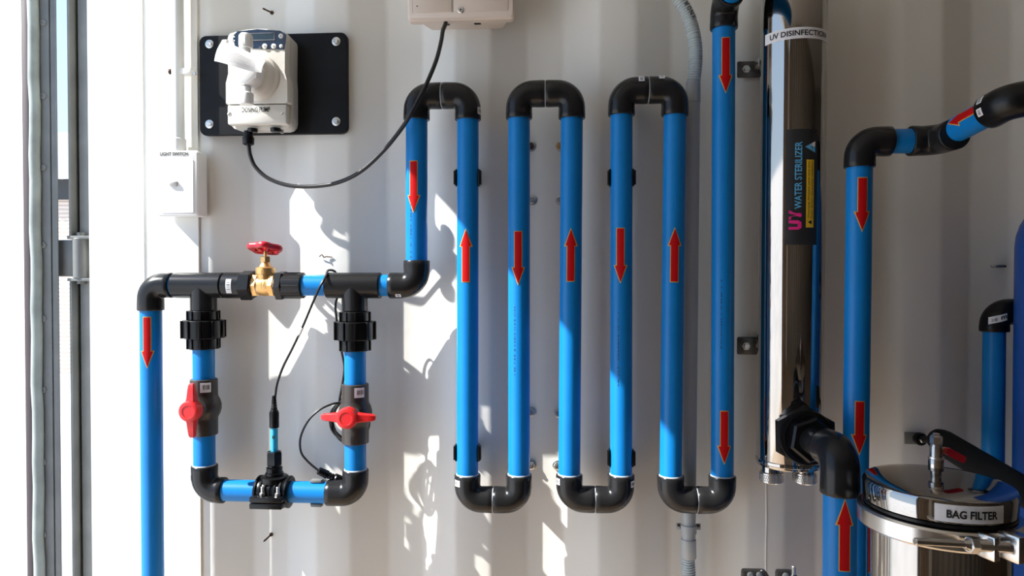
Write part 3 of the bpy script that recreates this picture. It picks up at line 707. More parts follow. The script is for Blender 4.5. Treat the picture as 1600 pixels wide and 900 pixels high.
# pump head
hc = P(401, 121, yF); hc.y = yF+.002
hd = MB().lathe(hc, (0, -1, 0), [(0, .047), (.004, .0465), (.007, .044), (.0085, .040), (.011, .0385), (.018, .037), (.022, .034), (.024, .029)], 40).build('head_bulge', PUMP, dp)
hb = MB().lathe(hc+V((-.002, -.020, 0)), (0, -1, 0), [(0, .029), (.030, .0285), (.034, .026), (.036, .020)], 32).build('pump_head', WHITE, dp)
for i in range(6):
    t = math.pi/3*i+.5; d = V((math.cos(t), 0, math.sin(t))); c = hc+V((-.002, -.022, 0))+d*.0245; MB().cyl(c, c+V((0, -.032, 0)), .0042, 10, .001).build('head_lug', WHITE, hb)
va = P(384.5, 118, -.058); va = V((va.x, -.058, 0)); hz = lambda py: P(384, py, -.058).z
tf = MB().lathe(va, up, [(hz(84), .0085), (hz(76), .0085), (hz(75), .0120), (hz(73), .0128), (hz(56), .0124), (hz(53), .0095)], 20).build('top_fitting', WHITE, dp)
for i in range(10):
    t = 2*math.pi*i/10; d = V((math.cos(t), math.sin(t), 0)); MB().cyl(va+d*.0124+V((0, 0, hz(72))), va+d*.0121+V((0, 0, hz(57))), .0009, 6).build('grip_rib', WHITE, tf)
MB().lathe(va, up, [(hz(164), .0120), (hz(162.5), .0135), (hz(147), .0138), (hz(145), .012), (hz(144), .009), (hz(136), .009)], 20).build('bottom_fitting', WHITE, dp)
lv = P(352, 70, -.05); MB().lathe(lv+V((.016, 0, 0)), (-1, 0, 0), [(0, .006), (.010, .006), (.011, .0095), (.019, .0095), (.021, .007)], 18).build('side_fitting', WHITE, dp)
for px in (395, 430.5):
    c = P(px, 203, .004); c.z = fb+.002; MB().lathe(c, (0, 0, -1), [(0, .010), (.005, .010), (.0075, .0085)], 18).build('socket', BLACK, dp)
c = P(441, 205, .01); c.z = fb; MB().lathe(c, (0, 0, -1), [(0, .003), (.007, .003), (.0075, .002)], 12).build('ground_stud', ZINC, dp)
# paper instruction tag hanging on the pump head
tg = thing('paper_tag', P(375, 110, -.078), 'crumpled white paper tag hanging on the dosing pump head', 'tag')
rows = []
TL, TR, BL, BR = P(346, 65, -.090), P(414, 93, -.086), P(335, 97, -.090), P(407, 112, -.094)
N_ = 10
def tagpt(u, v): 
    p = TL*(1-u)*(1-v)+TR*u*(1-v)+BL*(1-u)*v+BR*u*v
    return p+V((0, -.005*math.sin(u*5.0)*(.4+.6*v)-.004*math.sin(v*3.0), .0022*math.sin(u*4+v*2)))
mb = MB()
fr = [[tagpt(i/N_, j/N_) for i in range(N_+1)] for j in range(N_+1)]
mb.grid(fr); mb.grid([[p+V((0, .0006, 0)) for p in r_] for r_ in fr]); mb.build('sheet', PAPER, tg, 60)
for j in range(6):
    v = .34+.09*j; mb = MB(); mb.grid([[tagpt(.22+.62*i/8, v+d)+V((0, -.0005, 0)) for i in range(9)] for d in (0, .022)]); mb.build('printed_line', FAINT, tg)
MB().sweep(crom([P(384, 86, -.062), P(378, 78, -.075), P(372, 80, -.084)], 6), .0008, 6).build('tie_string', WHITE, tg)
# power cable with its gland
pc = thing('power_cable', P(470, 290, .012), 'black power cable looping from the dosing pump up to the beige control box', 'cable')
gl = [P(388, y, .006) for y in (205, 228)]
MB().lathe(gl[0], gl[1]-gl[0], [(0, .0085), (.012, .0100), (.013, .0115), (.026, .0112), (.028, .0075)], 14).build('plug', BLACK, pc)
cp = [P(388.5, 226, .006), P(391, 243, .008), P(400, 262, .012), P(420, 279, .014), P(450, 289.5, .014), P(485, 291.5, .012), P(525, 286, .006), P(562, 269, -.006), P(598, 237, -.020), P(628, 200, -.036), P(645, 172, -.046), P(665, 134, -.042), P(681, 96, -.028), P(689, 66, -.016), P(692, 48, -.008), P(696, 38, .002), P(697, 30, .004)]
MB().sweep(crom(cp, 8), .0040, 12).build('cable', RUBBER, pc)
# ---- control box at the top edge
cb = thing('control_box', P(720, 32, .05), 'beige control box at the top edge with a screw and cable entry', 'control box')
yb = -.006; zbx = P(720, 31, yb).z; xa, xb = P(636.5, 20, yb).x, P(804, 20, yb).x; zt_ = zbx+.20
MB().loft([rrect((xa+xb)/2, (zbx+zt_)/2, (xb-xa)/2-.004, (zt_-zbx)/2-.004, .006, yb), rrect((xa+xb)/2, (zbx+zt_)/2, (xb-xa)/2, (zt_-zbx)/2, .007, yb+.004), rrect((xa+xb)/2, (zbx+zt_)/2, (xb-xa)/2, (zt_-zbx)/2, .007, yb+.020)]).build('lid', CONTROL, cb)
xc, xd = P(655, 36, .0145).x, P(797, 36, .0145).x
MB().loft([rrect((xc+xd)/2, (zbx+.003+zt_)/2, (xd-xc)/2, (zt_-zbx)/2, .006, .0142), rrect((xc+xd)/2, (zbx+.003+zt_)/2, (xd-xc)/2-.004, (zt_-zbx)/2, .006, .02), rrect((xc+xd)/2, (zbx+.006+zt_)/2, (xd-xc)/2-.014, (zt_-zbx)/2, .006, .0545)]).build('base', CONTROL, cb)
MB().box2((P(645, 10, yb).x, yb-.0014, P(700, 19, yb).z), (P(706, 10, yb).x, yb+.002, zt_-.02), .001).build('raised_panel', CONTROL, cb)
MB().box2((P(709, 10, yb).x, yb-.0014, P(700, 19, yb).z), (P(794, 10, yb).x, yb+.002, zt_-.02), .001).build('raised_panel', CONTROL, cb)
for px in (645, 707.5): MB().box2((P(px-.7, 10, yb).x, yb-.0004, P(700, 19.5, yb).z), (P(px+.7, 10, yb).x, yb+.002, zt_-.02)).build('panel_groove', GREYINK, cb)
c = P(720, 16, yb); sw_ = MB().lathe(c, (0, -1, 0), [(0, .0062), (.002, .0062), (.003, .005), (.0031, .0022)], 18).build('screw', ZINC, cb); MB().lathe(c+V((0, -.0025, 0)), (0, -1, 0), [(0, .002), (.0009, .0018)], 6).build('screw_recess', INK, sw_)
MB().lathe(P(652, 10, yb)+V((0, -.001, 0)), (0, -1, 0), [(0, .0018), (.0008, .0012)], 8).build('panel_dot', INK, cb)
for px in (696, 745): 
    c = P(px, 33, .006); c.z = zbx+.003; c.y = .017; MB().box(c, (.013, .009, .008), .001).build('cable_entry', BLACK, cb)
# ================================================================== SWITCH AND CONDUITS
ls = thing('light_switch', P(283, 338, .045), 'white light switch box with small rocker on the sunlit post', 'switch')
y0_ = .010; sx0, sx1 = P(244.5, 290, y0_).x, P(309.5, 290, y0_).x; sz0, sz1 = P(277, 338, y0_).z, P(277, 235, y0_).z
MB().loft([rrect((sx0+sx1)/2, (sz0+sz1)/2, (sx1-sx0)/2-.0015, (sz1-sz0)/2-.001, .005, .0485), rrect((sx0+sx1)/2, (sz0+sz1)/2, (sx1-sx0)/2-.001, (sz1-sz0)/2-.001, .005, .020)]).build('back_box', WHITE, ls)
mb = MB(); scx, scz, shw, shh = (sx0+sx1)/2, (sz0+sz1)/2, (sx1-sx0)/2, (sz1-sz0)/2
fp = MB().loft([rrect(scx, scz, shw-.003, shh-.003, .006, y0_), rrect(scx, scz, shw, shh, .006, y0_+.003), rrect(scx, scz, shw, shh, .006, y0_+.011)]).build('face_plate', WHITE, ls)
MB().loft([rrect(scx, scz-.006, shw*.78, shh*.80, .003, y0_-.0012), rrect(scx, scz-.006, shw*.80, shh*.815, .003, y0_+.001)]).build('inner_cover', WHITE, fp)
c = P(271, 287, y0_-.002); MB().box(c, (.017, .008, .011), .003, Matrix.Rotation(math.radians(18), 3, 'X')).build('rocker', mat('rocker_grey', (.55, .55, .54), .4), ls)
q = P(272, 240.5, y0_); lettering('LIGHT SWITCH', planemap((q.x, y0_, q.z), (1, 0, 0), (0, 0, 1)), .0074, .058, INK, fp, bold=.03, h=.0008)
cd = thing('white_conduit', P(277, 235, .03), 'white vertical conduit running up from the light switch box', 'conduit')
cx0 = P(277, 110, .028).x; yq = .030
MB().cyl((cx0, yq, P(277, 232, yq).z), (cx0, yq, 2.38), .0125, 24).build('tube', WCOND, cd)
MB().lathe((cx0, yq, P(277, 236, yq).z), up, [(0, .0150), (P(277, 217, yq).z-P(277, 236, yq).z-.001, .0150), (P(277, 217, yq).z-P(277, 236, yq).z, .0138)], 24).build('coupling', WHITE, cd)
sa = thing('conduit_saddle', P(295, 113, .045), 'small white saddle clip holding the white conduit', 'conduit clip')
MB().box(P(293, 113, .032), (.024, .020, .013), .002).build('spacer', WHITE, sa); MB().box(P(301, 114, .036), (.010, .022, .009), .001).build('lug', WHITE, sa)
MB().lathe(P(304, 115, .030), (0, -1, 0), [(0, .0035), (.002, .003)], 10).build('screw', ZINC, sa)
MB().lathe(P(267, 112, .025), (-1, 0, 0), [(0, .006), (.003, .006)], 12).build('side_screw', RUST, sa)
# grey conduit behind the sixth pipe with flexible hose at both ends
gc = thing('grey_conduit', P(1078, 845, .05), 'grey rigid conduit behind the sixth serpentine pipe with ribbed flexible hose at both ends', 'conduit')
GY = .0405; gt, gb = P(1083, 160, GY), P(1076, 845, GY)
MB().cyl(gb, gt, .0133, 22).build('tube', CONDUIT, gc)
MB().lathe(gt, P(1083, 128, GY)-gt, [(0, .0142), (.04, .0138), (.041, .0125)], 22).build('upper_coupling', CONDUIT, gc)
MB().lathe(P(1076, 842, GY), (0, 0, -1), [(0, .0145), (.036, .0150), (.038, .0135)], 22).build('lower_coupling', CONDUIT, gc)
def ribbed_hose(path, r, pitch=.0050):
    pts = crom(path, 40); out, rr, d = [], [], 0.0
    Ls = [0.0]
    for a, b in zip(pts, pts[1:]): Ls.append(Ls[-1]+(b-a).length)
    n = int(Ls[-1]/pitch*4); j = 0
    for i in range(n+1):
        s = Ls[-1]*i/n
        while j < len(Ls)-2 and Ls[j+1] < s: j += 1
        f = (s-Ls[j])/max(1e-9, Ls[j+1]-Ls[j]); out.append(pts[j]+(pts[j+1]-pts[j])*f); rr.append(r*(1.0, .95, .83, .95)[i % 4])
    return MB().sweep(out, rr, 18)
FLEX = mat('grey_flexible_hose', (.50, .56, .57), .4)
hp_ = [P(1083, 133, GY), P(1086, 108, GY), P(1087, 80, GY), P(1083, 50, GY), P(1074, 22, GY), P(1059, -4, GY), P(1040, -30, GY)]
ho = ribbed_hose(hp_, .0135).build('upper_hose', FLEX, gc, 70)
ribbed_hose([P(1075, 866, GY), P(1075.5, 885, GY), P(1078, 915, GY), P(1082, 950, GY)], .0135).build('lower_hose', FLEX, gc, 70)
for i, ch in enumerate('KONX'):
    px, py = ((1073, 6), (1077, 12.5), (1080.5, 19), (1084, 26))[i]; c = P(px, py, GY-.0142)
    ang = math.radians(-62); u = V((math.cos(ang), 0, math.sin(ang))); v = V((-math.sin(ang), 0, math.cos(ang)))
    lettering(ch, planemap(c, u, v), .009, .0065, INK, ho, 'printed_letter', bold=.02, h=.0)
gs = thing('conduit_saddle', P(1076, 826, .045), 'grey saddle clip on the grey conduit below the last bend', 'conduit clip')
c = P(1076, 826, GY); 
mb = MB(); secs = []
for i in range(15):
    a = math.radians(180+180*i/14); d = V((math.cos(a), math.sin(a), 0)); secs.append([c+d*.0134+V((0, 0, s*.008)) for s in (-1, 1)]+[c+d*.0152+V((0, 0, s*.008)) for s in (1, -1)])
mb.loft(secs); mb.build('strap', CONDUIT, gs)
for s in (-1, 1):
    MB().box(c+V((s*.019, .004, .003)), (.010, .004, .012), .001).build('ear', CONDUIT, gs); MB().lathe(c+V((s*.019, .003, .006)), (0, -1, 0), [(0, .003), (.003, .003)], 8).build('screw', RUST, gs)
# ================================================================== UV STERILISER
uvy = -.03; ur = .0575
ua = P(1232.5, 726, uvy); ub = P(1237, -40, uvy)
ub = V((ua.x+.004, uvy, 1.98))
uv = thing('uv_steriliser', ua, 'tall polished steel tube steriliser with black and white labels', 'steriliser')
Lu = (ub-ua).length; axu = (ub-ua).normalized()
MB().lathe(ua, axu, [(0, ur-.006), (.001, ur-.001), (.003, ur), (Lu, ur)], 64).build('tube', CHROME, uv)
MB().lathe(ua, axu, [(.006, ur+.0002), (.007, ur+.0012), (.012, ur+.0012), (.013, ur+.0002)], 64).build('end_band', CHROME, uv)
for px in (1205.5, 1257.5):
    c = P(px, 728, uvy-.015); c.z = ua.z
    n_ = MB().lathe(c, (0, 0, -1), [(-.002, .0175), (.010, .0175)], 28).build('port_neck', CHROME, uv)
    mb = MB(); mb.lathe(c, (0, 0, -1), [(.009, .0195), (.010, .0208), (.026, .0208), (.028, .019), (.0281, .012)], 40); kn = mb.build('knurled_nut', STEEL, uv)
    mb = MB()
    for i in range(40):
        t = 2*math.pi*i/40; 
        for s in (-1, 1):
            q = [c+V((math.cos(t+s*k*.08), math.sin(t+s*k*.08), 0))*.0207+V((0, 0, -.0115-.0135*k/3)) for k in range(4)]; mb.sweep(q, .0006, 3)
    mb.build('knurling', STEEL, kn)
MU = cylmap(ua, axu, (0, -1, 0), ur)
def uvu(px, py): 
    q = P(px, py, uvy-ur*.8); return math.asin(max(-.999, min(.999, (q.x-ua.x-.004*(q.z-ua.z)/Lu)/ur)))*ur, q.z-ua.z
# white band label
u0, v0 = uvu(1203, 64); _, v1 = uvu(1240, 46); u1x = ur*1.30
wl = patch(MU, u0, u1x, v0, v1, .0006, 24).build('name_label', WHITEL, uv)
lettering('UV DISINFECTION', MU, .0098, ur*.84-uvu(1208, 50)[0], INK, wl, bold=.022, h=.0012, anchor=((uvu(1208, 50)[0]+ur*.84)/2, (v0+v1)/2))
# black side label
u0, v0 = uvu(1225, 383); u1x, v1 = uvu(1276, 203); u1x = min(u1x, ur*1.25)
bl = patch(MU, u0, u1x, v0, v1, .0006, 20).build('product_label', INK, uv)
w_ = u1x-u0; h_ = v1-v0
mb = MB(); ac, bc_ = u0+w_*.29, v0+h_*.215            # heavy magenta UV, reading upwards
for off, poly in ((-.54, ((0, 1), (.30, 1), (.30, .32), (.40, .22), (.60, .22), (.70, .32), (.70, 1), (1, 1), (1, .24), (.80, 0), (.20, 0), (0, .24))), (.52, ((0, 1), (.31, 1), (.5, .38), (.69, 1), (1, 1), (.66, 0), (.34, 0)))):
    mb.bm.faces.new([mb.bm.verts.new(MU(ac-(y-.5)*.021, bc_+(x-.5+off)*.0165, .0012)) for x, y in poly])
bmesh.ops.triangulate(mb.bm, faces=mb.bm.faces[:]); mb.build('lettering', MAGENTA, bl)
lettering('WATER STERILIZER', MU, .0118, .118, CYAN, bl, bold=.014, h=.0012, anchor=(u0+w_*.37, v0+h_*.60), turn=1)
yl = patch(MU, u0+w_*.61, u0+w_*.86, v0+h_*.15, v0+h_*.735, .0010, 8).build('warning_panel', YELLOW, bl)
lettering('Warning: Protect eyes and skin', MU, .0042, .100, INK, yl, h=.0014, anchor=(u0+w_*.69, v0+h_*.475), turn=1)
lettering('from direct ultraviolet radiation', MU, .0042, .100, INK, yl, h=.0014, anchor=(u0+w_*.79, v0+h_*.475), turn=1)
def tri(cu, cv, s, mt, par, nm, h):
    mb = MB(); mb.bm.faces.new([mb.bm.verts.new(MU(cu+a*s, cv+b*s, h)) for a, b in ((-.9, 0), (.7, .85), (.7, -.85))]); return mb.build(nm, mt, par)
tri(u0+w_*.735, v0+h_*.195, .0045, INK, yl, 'warning_sign', .0014)
for a, b, s, m_ in ((-.35, 0, .55, CYAN), (.55, .42, .5, WHITEL), (.55, -.42, .5, CYAN)): tri(u0+w_*.73+a*.008, v0+h_*.845+b*.010, .0085*s*1.6, m_, bl, 'logo_triangle', .0012)
# wall brackets of the tube
for py0, lb in ((107, 'upper'), (540, 'lower')):
    c = P(1168, py0, .04); t = thing('wall_bracket', c, 'dark steel bracket holding the '+('top' if lb == 'upper' else 'lower part')+' of the steel tube', 'bracket', 'steel tube brackets')
    a = P(1152, py0+14, .045); b = P(1215, py0-13, .045)
    MB().box2(a, V((b.x, .052, b.z)), .003).build('bracket_plate', mat('dark_steel', (.12, .115, .11), .35, .8, noise=.4, nscale=40), t)
    q = P(1166, py0+1, .044); MB().lathe(q, (0, -1, 0), [(0, .008), (.0015, .008), (.0016, .006), (.006, .006), (.007, .005)], 6).build('bolt', ZINC, t)
    MB().box2((P(1180, py0, .03).x, .005, b.z-.022), (P(1215, py0, .03).x, .05, b.z-.004), .003).build('bracket_arm', STEEL, t)
# bulkhead nut and outlet elbow
nut_a = P(1254, 681, uvy-ur+.004); e_c = P(1312, 701, -.26)
uo = thing('steriliser_outlet', P(1312, 900, -.26), 'black elbow and nut leaving the steel tube with blue pipe going down', 'pipework')
ax = (V((e_c.x, e_c.y, e_c.z))-nut_a).normalized(); ax = V((ax.x*.35, -1, ax.z*.35)).normalized()
e_c2 = nut_a+ax*((nut_a.y+.26)/-ax.y)*1.0
e_c = V(((e_c.x+e_c2.x)/2, -.26, (e_c.z+e_c2.z)/2)); ax = (e_c-nut_a).normalized()
MB().lathe(nut_a, ax, [(0, .050), (.003, .055), (.022, .055), (.026, .049)], 6, math.radians(30)).build('bulkhead_nut', BLACK, uo)
MB().lathe(nut_a, ax, [(.024, .048), (.028, .046), (.029, .041), (.034, .041)], 40).build('nut_collar', BLACK, uo)
MB().lathe(nut_a, ax, [(.033, .036), (.036, .039), (.054, .039), (.058, .035)], 6, math.radians(20)).build('nipple_hex', BLACK, uo)
MB().lathe(nut_a, ax, [(.055, .0235), (.17, .0235)], 30).build('nipple', GREY, uo)
RE = .0290
pz = P(1313, 771, -.26).z
eb = elbow(uo, nut_a+ax*.118, e_c, V((e_c.x, e_c.y, pz)), GREY, RE, .031, ring0=True, ring1=False, rp=.024)
dn = pipe(uo, V((e_c.x, e_c.y, pz+.01)), V((e_c.x, e_c.y, .45)), .0242)
pipe_arrow(dn, V((e_c.x, e_c.y, pz)), V((e_c.x, e_c.y, .45)), 1320, 892, 783, r=.0242, w=.0068, hw=.0105, hl=.036)
# ================================================================== RIGHT SIDE
inl = thing('inlet_pipework', P(1340, 700, -.10), 'blue pipe right of the steel tube with black elbows and a slanted arm at top', 'pipework')
y8 = -.10
p8b, p8t = P(1338, 740, y8), P(1343, 262, y8); p8b = V((p8t.x-.004, y8, .8))
po = pipe(inl, p8b, p8t+V((0, 0, .004)))
pipe_arrow(po, p8b, p8t, 1346, 278, 359); pipe_arrow(po, p8b, p8t, 1343.5, 628, 708)
z8 = P(1380, 221, y8).z; xx = lambda px: P(px, 221, y8).x
elbow(inl, p8t, V((p8t.x, y8, z8)), V((xx(1391), y8, z8)), ring0=False)
pipe(inl, V((xx(1386), y8, z8)), V((xx(1428), y8, z8)))
ec = V((xx(1463), y8, z8)); odir = V((.12, -1, .16)).normalized()
elbow(inl, V((xx(1421), y8, z8)), ec, ec+V((0, -.058, 0)), ring0=False)
pend = ec+odir*.135
ps = pipe(inl, ec+odir*.03, pend)
MS = cylmap(ec, odir, (0, -1, .25), RP)
fdir = (V((0, -CAM_D, CAM_Z))-(ec+odir*.09)); MS = cylmap(ec, odir, fdir+V((-.9, 0, .9)), RP)
arrow(MS, .122, .064, ps, u0=.0, hl=.022)
e3 = pend+odir*.030
s3 = (V((1, .10, .02))-odir*V((1, .10, .02)).dot(odir)).normalized()
eo = elbow(inl, pend-odir*.008, e3+odir*.012, e3+odir*.012+s3*.09, BLACK, RF+.001, ring0=False)
MT = cylmap(pend, odir, fdir+V((-.9, 0, .5)), RF+.001)
for u_ in (-.008, .012):
    stc = patch(MT, u_-.006, u_+.006, .000, .010, .0006, 4).build('barcode_sticker', WHITEL, eo); barcode(MT, u_, .005, .008, .005, stc, .0009)
# thin pipe with elbow beside the tank
tp = thing('tank_pipework', P(1553, 800, .015), 'thin blue pipe with black elbow entering the side of the blue tank', 'pipework')
y9 = .012; rp9, rf9 = .0185, .0245
t9 = P(1553.5, 518, y9); zz9 = P(1560, 487, y9).z
pipe(tp, V((t9.x, y9, .4)), t9+V((0, 0, .004)), rp9)
e9 = elbow(tp, t9, V((t9.x, y9, zz9)), V((t9.x+.075, y9, zz9)), BLACK, rf9, .026, ring0=False, rp=rp9)
pipe(tp, V((t9.x+.07, y9, zz9)), V((t9.x+.11, y9, zz9)), rp9)
q = P(1546, 497, y9-rf9); M9_ = cylmap((t9.x, y9, q.z), (0, 0, 1), (0, -1, 0), rf9); M9 = lambda u, v, h=0.0: M9_(u, v-q.z+u*.28, h)
q = P(1546, 497, y9-rf9); stc = patch(M9, -.022, .008, q.z-.006, q.z+.007, .0012, 8).build('barcode_sticker', WHITEL, e9)
lettering('m', M9, .006, .010, INK, stc, bold=.03, h=.0016, anchor=(.002, q.z+.001)); barcode(M9, -.012, q.z, .009, .006, stc, .0016)
# blue tank
tky, tkr = -.085, .125
txl = P(1592, 560, tky).x; tkx = txl+tkr*1.09
tk = thing('pressure_tank', V((tkx, tky, 0)), 'deep blue pressure tank cut off by the right edge', 'tank')
zt0 = P(1590, 385, tky).z
MB().lathe((tkx, tky, 0), up, [(.02, tkr-.02), (.06, tkr), (zt0-.0, tkr)]+[(zt0+.115*math.sin(math.radians(a)), tkr*math.cos(math.radians(a))) for a in (10, 20, 30, 40, 50, 60, 70, 80)], 64).build('vessel', TANK, tk, 60)
MB().lathe((tkx, tky, 0), up, [(zt0+.11, .030), (zt0+.15, .030), (zt0+.152, .026)], 24).build('neck', BLACK, tk)
MB().lathe((tkx, tky, 0), up, [(0, tkr*.95), (.05, tkr*.98), (.055, tkr*.9)], 40).build('foot_ring', BLACK, tk)
# black foam covered stay with wall bracket
st = thing('black_stay_bar', P(1470, 690, .0), 'thick black foam covered bar slanting down in front of the blue tank', 'bar')
sa_, sb_ = P(1468, 688, -.005), P(1640, 792, -.225)
dax = (sb_-sa_).normalized(); Ls_ = (sb_-sa_).length
MB().lathe(sa_, dax, [(-.019, .006), (-.016, .013), (-.010, .0185), (0, .022), (.01, .0235), (Ls_, .0235)], 30).build('foam_sleeve', FOAM, st)
bb = thing('stay_bracket', P(1428, 686, .05), 'small black wall bracket with a round bolt left of the vent valve', 'bracket')
a, b = P(1414, 694, .050), P(1440, 676, .050)
MB().box2(a, V((b.x, .0545, b.z)), .001).build('bracket_plate', DOORGREY, bb)
q = P(1436, 685, .048); MB().lathe(q, (0, -1, 0), [(0, .012), (.008, .0125), (.011, .011), (.012, .007)], 22).build('boss', BLACK, bb); MB().lathe(q+V((0, -.011, 0)), (0, -1, 0), [(0, .0058), (.005, .0058), (.006, .0045)], 6).build('bolt', ZINC, bb)
MB().cyl(q+V((0, -.006, 0)), sa_, .007, 14).build('pivot_rod', BLACK, bb)
# ================================================================== BAG FILTER
by_ = -.35
bc = P(1465, 751, by_); br = .0935; bx_, zt = bc.x, bc.z
bf = thing('bag_filter', V((bx_, by_, 0)), 'polished steel bag filter housing with a clamped lid at lower right', 'filter')
S_ = lambda nm, prof, mt, n=72, par=bf: MB().lathe((bx_, by_, zt), up, prof, n).build(nm, mt, par, 30)
lid = S_('lid', [(-.032, br-.006), (-.030, br-.001), (-.006, br), (-.002, br-.002), (.0, br-.006), (.003, br-.022), (.005, br*.55), (.006, .01), (.006, .0)], CHROME)
S_('lid_gasket', [(-.037, br-.008), (-.036, br-.001), (-.032, br-.001), (-.031, br-.008)], BLACK)
S_('clamp_band', [(-.065, br-.004), (-.064, br+.004), (-.061, br+.0065), (-.041, br+.0065), (-.038, br+.004), (-.037, br-.004)], STEEL)
S_('body', [(-.95, br-.012), (-.93, br-.006), (-.064, br-.006), (-.062, br-.012)], CHROME)
for i in range(3):
    t = math.radians(60+120*i); MB().cyl((bx_+.09*math.cos(t), by_+.09*math.sin(t), 0), (bx_+.09*math.cos(t), by_+.09*math.sin(t), zt-.90), .012, 14).build('leg', STEEL, bf)
fd = V((0, -CAM_D, 0))-V((bx_, by_, 0)); ML = cylmap((bx_, by_, zt), up, fd, br)
def lbu(px):                                  # angle on the rim for a pixel column
    best = None
    for i in range(-80, 81):
        t = math.radians(i); q = ML(t*br, -.018)-V((0, -CAM_D, CAM_Z)); pxq = 800+F_PX*q.dot(C_R)/q.dot(C_F)
        if best is None or abs(pxq-px) < best[0]: best = (abs(pxq-px), t*br)
    return best[1]
ua_, ub_ = lbu(1459), lbu(1567)
nl = patch(ML, ua_, ub_, -.0275, -.0055, .0008, 20).build('name_label', WHITEL, lid)
lettering('BAG FILTER', ML, .0105, lbu(1557)-lbu(1479), INK, nl, bold=.034, h=.0014, anchor=((lbu(1557)+lbu(1479))/2, -.0168))
# clamp closure bolt
rc = lambda u, v, h: ML(u, v, h)
ck = lbu(1566); blk = ML(ck, -.051, .016); outd = (ML(ck, 0, .1)-ML(ck, 0, 0)).normalized(); tand = (ML(ck+.01, 0)-ML(ck-.01, 0)).normalized()
R3 = Matrix((tand, -outd, up)).transposed()
MB().box(blk, (.022, .030, .034), .003, R3).build('clamp_lug', STEEL, bf)
bd = (P(1428, 732+8, by_-br-.03)-P(1428, 732+8, by_-br-.03)); a0 = blk+outd*.004
tip = P(1429, 846, by_-br-.030)
bdir = (tip-a0).normalized(); Lb = (tip-a0).length
MB().lathe(a0, bdir, [(0, .0075), (Lb*.48, .0075), (Lb*.5, .006), (Lb*.52, .0055)], 18).build('clamp_sleeve', STEEL, bf)
MB().lathe(a0, bdir, [(Lb*.5, .0045), (Lb-.001, .0045), (Lb, .0035)], 16).build('clamp_bolt', STEEL, bf)
MB().lathe(a0+bdir*Lb*.40, bdir, [(0, .007), (.001, .0105), (.010, .0105), (.011, .007)], 6).build('clamp_nut', STEEL, bf)
l2 = lbu(1535); bl2 = ML(l2, -.051, .012); MB().box(bl2, (.010, .024, .030), .002, R3).build('clamp_lug', STEEL, bf)
# vent valve on the lid
vz = zt+.006; vq = P(1461, 760, by_); vx, vy = vq.x, by_-.002; K = .80
kp = lambda pr: [(t*K, r*K) for t, r in pr]
vv_ = MB().lathe((vx, vy, vz), up, kp([(-.001, .0075), (.004, .0085), (.010, .0085), (.011, .0115), (.016, .012), (.030, .012), (.032, .0105), (.034, .0098), (.052, .0098), (.054, .0085), (.060, .008)]), 26).build('vent_valve', NICKEL, bf)
MB().lathe((vx, vy, vz+.056*K), up, kp([(0, .0088), (.001, .0098), (.013, .0098), (.015, .0085), (.0155, .006), (.019, .0055)]), 6, .2).build('vent_hex', NICKEL, vv_)
MB().lathe((vx, vy, vz+.032*K), up, kp([(0, .0122), (.003, .0122)]), 26).build('vent_ring', ZINC, vv_)
MB().lathe((vx, vy, vz+.046*K), V((1, .35, -.1)), kp([(.006, .0045), (.016, .0045), (.017, .006), (.020, .006)]), 14).build('lever_stub', BRASS, vv_)
la = V((vx+.014*K, vy-.002, vz+.047*K)); lb_ = la+V((.032, .002, -.017))*K
secs = []
for f, w in ((0, .0035), (.15, .0062), (.7, .0058), (.93, .0055), (1, .003)):
    q = la.lerp(lb_, f); secs.append([q+V((0, s_*.0042*K, 0))+V((.4*w*t*K, 0, w*t*K)) for s_, t in ((-1, -1), (1, -1), (1, 1), (-1, 1))])
MB().loft(secs).build('red_lever', REDM, vv_)
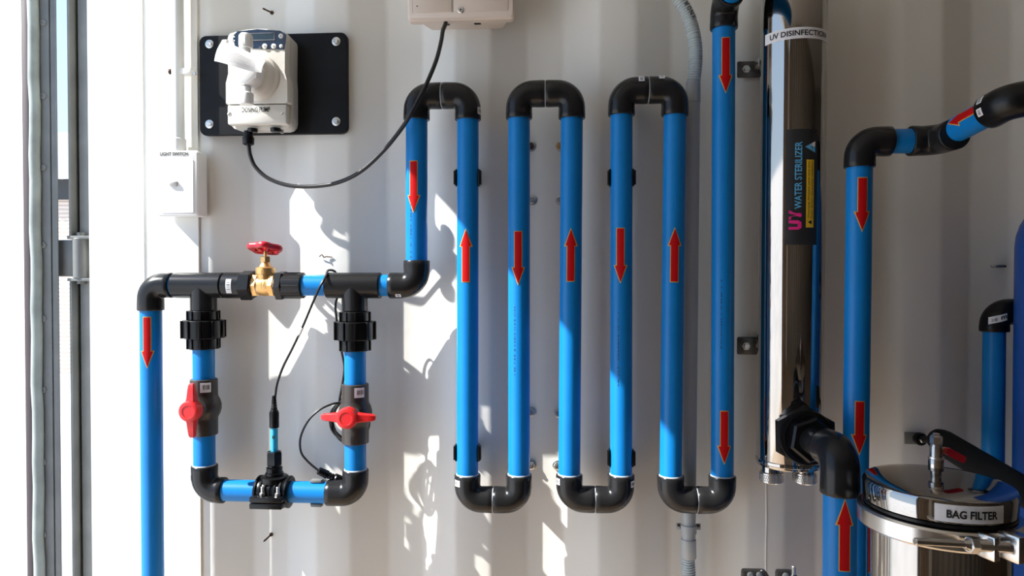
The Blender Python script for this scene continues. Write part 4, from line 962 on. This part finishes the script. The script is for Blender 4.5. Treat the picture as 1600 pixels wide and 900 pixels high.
# ================================================================== SMALL THINGS
for (x0, y0), (x1, y1), lb in (((424, 835), (410, 848), 'rusty nail sticking out of the wall below the saddle clamp'), ((425, 20), (408, 12), 'rusty nail sticking out of the wall above the dosing pump')):
    t = thing('rusty_nail', P(x0, y0, .08), lb, 'nail', 'rusty nails in the wall')
    yv = VAL_Y if y0 > 300 else VAL_Y
    a, b = P(x0, y0, yv), P(x1, y1, .060)
    ax = (b-a).normalized(); L = (b-a).length
    MB().lathe(a-ax*.004, ax, [(0, .0018), (L*.75, .0018), (L*.85, .0022), (L, .0008)], 8).build('shank', RUST, t)
    MB().lathe(a, (0, -1, 0), [(0, .0042), (.0018, .004)], 10).build('head', RUST, t)
wp = [P(499, 401, .052), P(503, 398, .049), P(506, 402, .050), (P(510, 401, .052)), P(519, 402, .0535)]
tag(MB().sweep(crom(wp, 5), .0010, 6).build('wire_scrap', RUST), 'bent scrap of dark wire on the sunlit ridge above the gate valve', 'wire')
ks = thing('wall_clip', P(1561, 416, .08), 'small metal clip sticking out of the wall left of the blue tank', 'clip')
MB().box(P(1559, 416, .080), (.018, .016, .0055), .0015).build('clip_plate', ZINC, ks); MB().box(P(1567, 416, .084), (.008, .010, .004), .001).build('clip_tip', RUST, ks)
for px, py, lb, stud in ((1180, 893, 'black bolted block at the bottom edge under the steel tube, left one', False), (1229, 894, 'black bolted block at the bottom edge under the steel tube, right one with a pin', True)):
    c = P(px, py+14, -.02); t = thing('bolted_block', c, lb, 'bracket', 'black blocks at the bottom edge')
    MB().box(c, (.046 if not stud else .034, .04, .034), .006).build('block', BLACK, t)
    for dx in ((-8, 6) if not stud else (-2,)):
        q = P(px+dx, py+5, -.042); MB().lathe(q, (0, -1, 0), [(0, .0055), (.004, .0055), (.005, .0035)], 8).build('bolt', ZINC, t)
    if stud:
        q = P(1240, 900, -.03); MB().lathe(q, up, [(0, .004), (.018, .004), (.019, .003)], 10).build('pin', ZINC, t)
    else:
        MB().sweep(crom([P(1185, 900, -.04), P(1190, 892, -.045), P(1197, 896, -.045), P(1200, 906, -.04)], 6), .0022, 8).build('wire_loop', RUBBER, t)
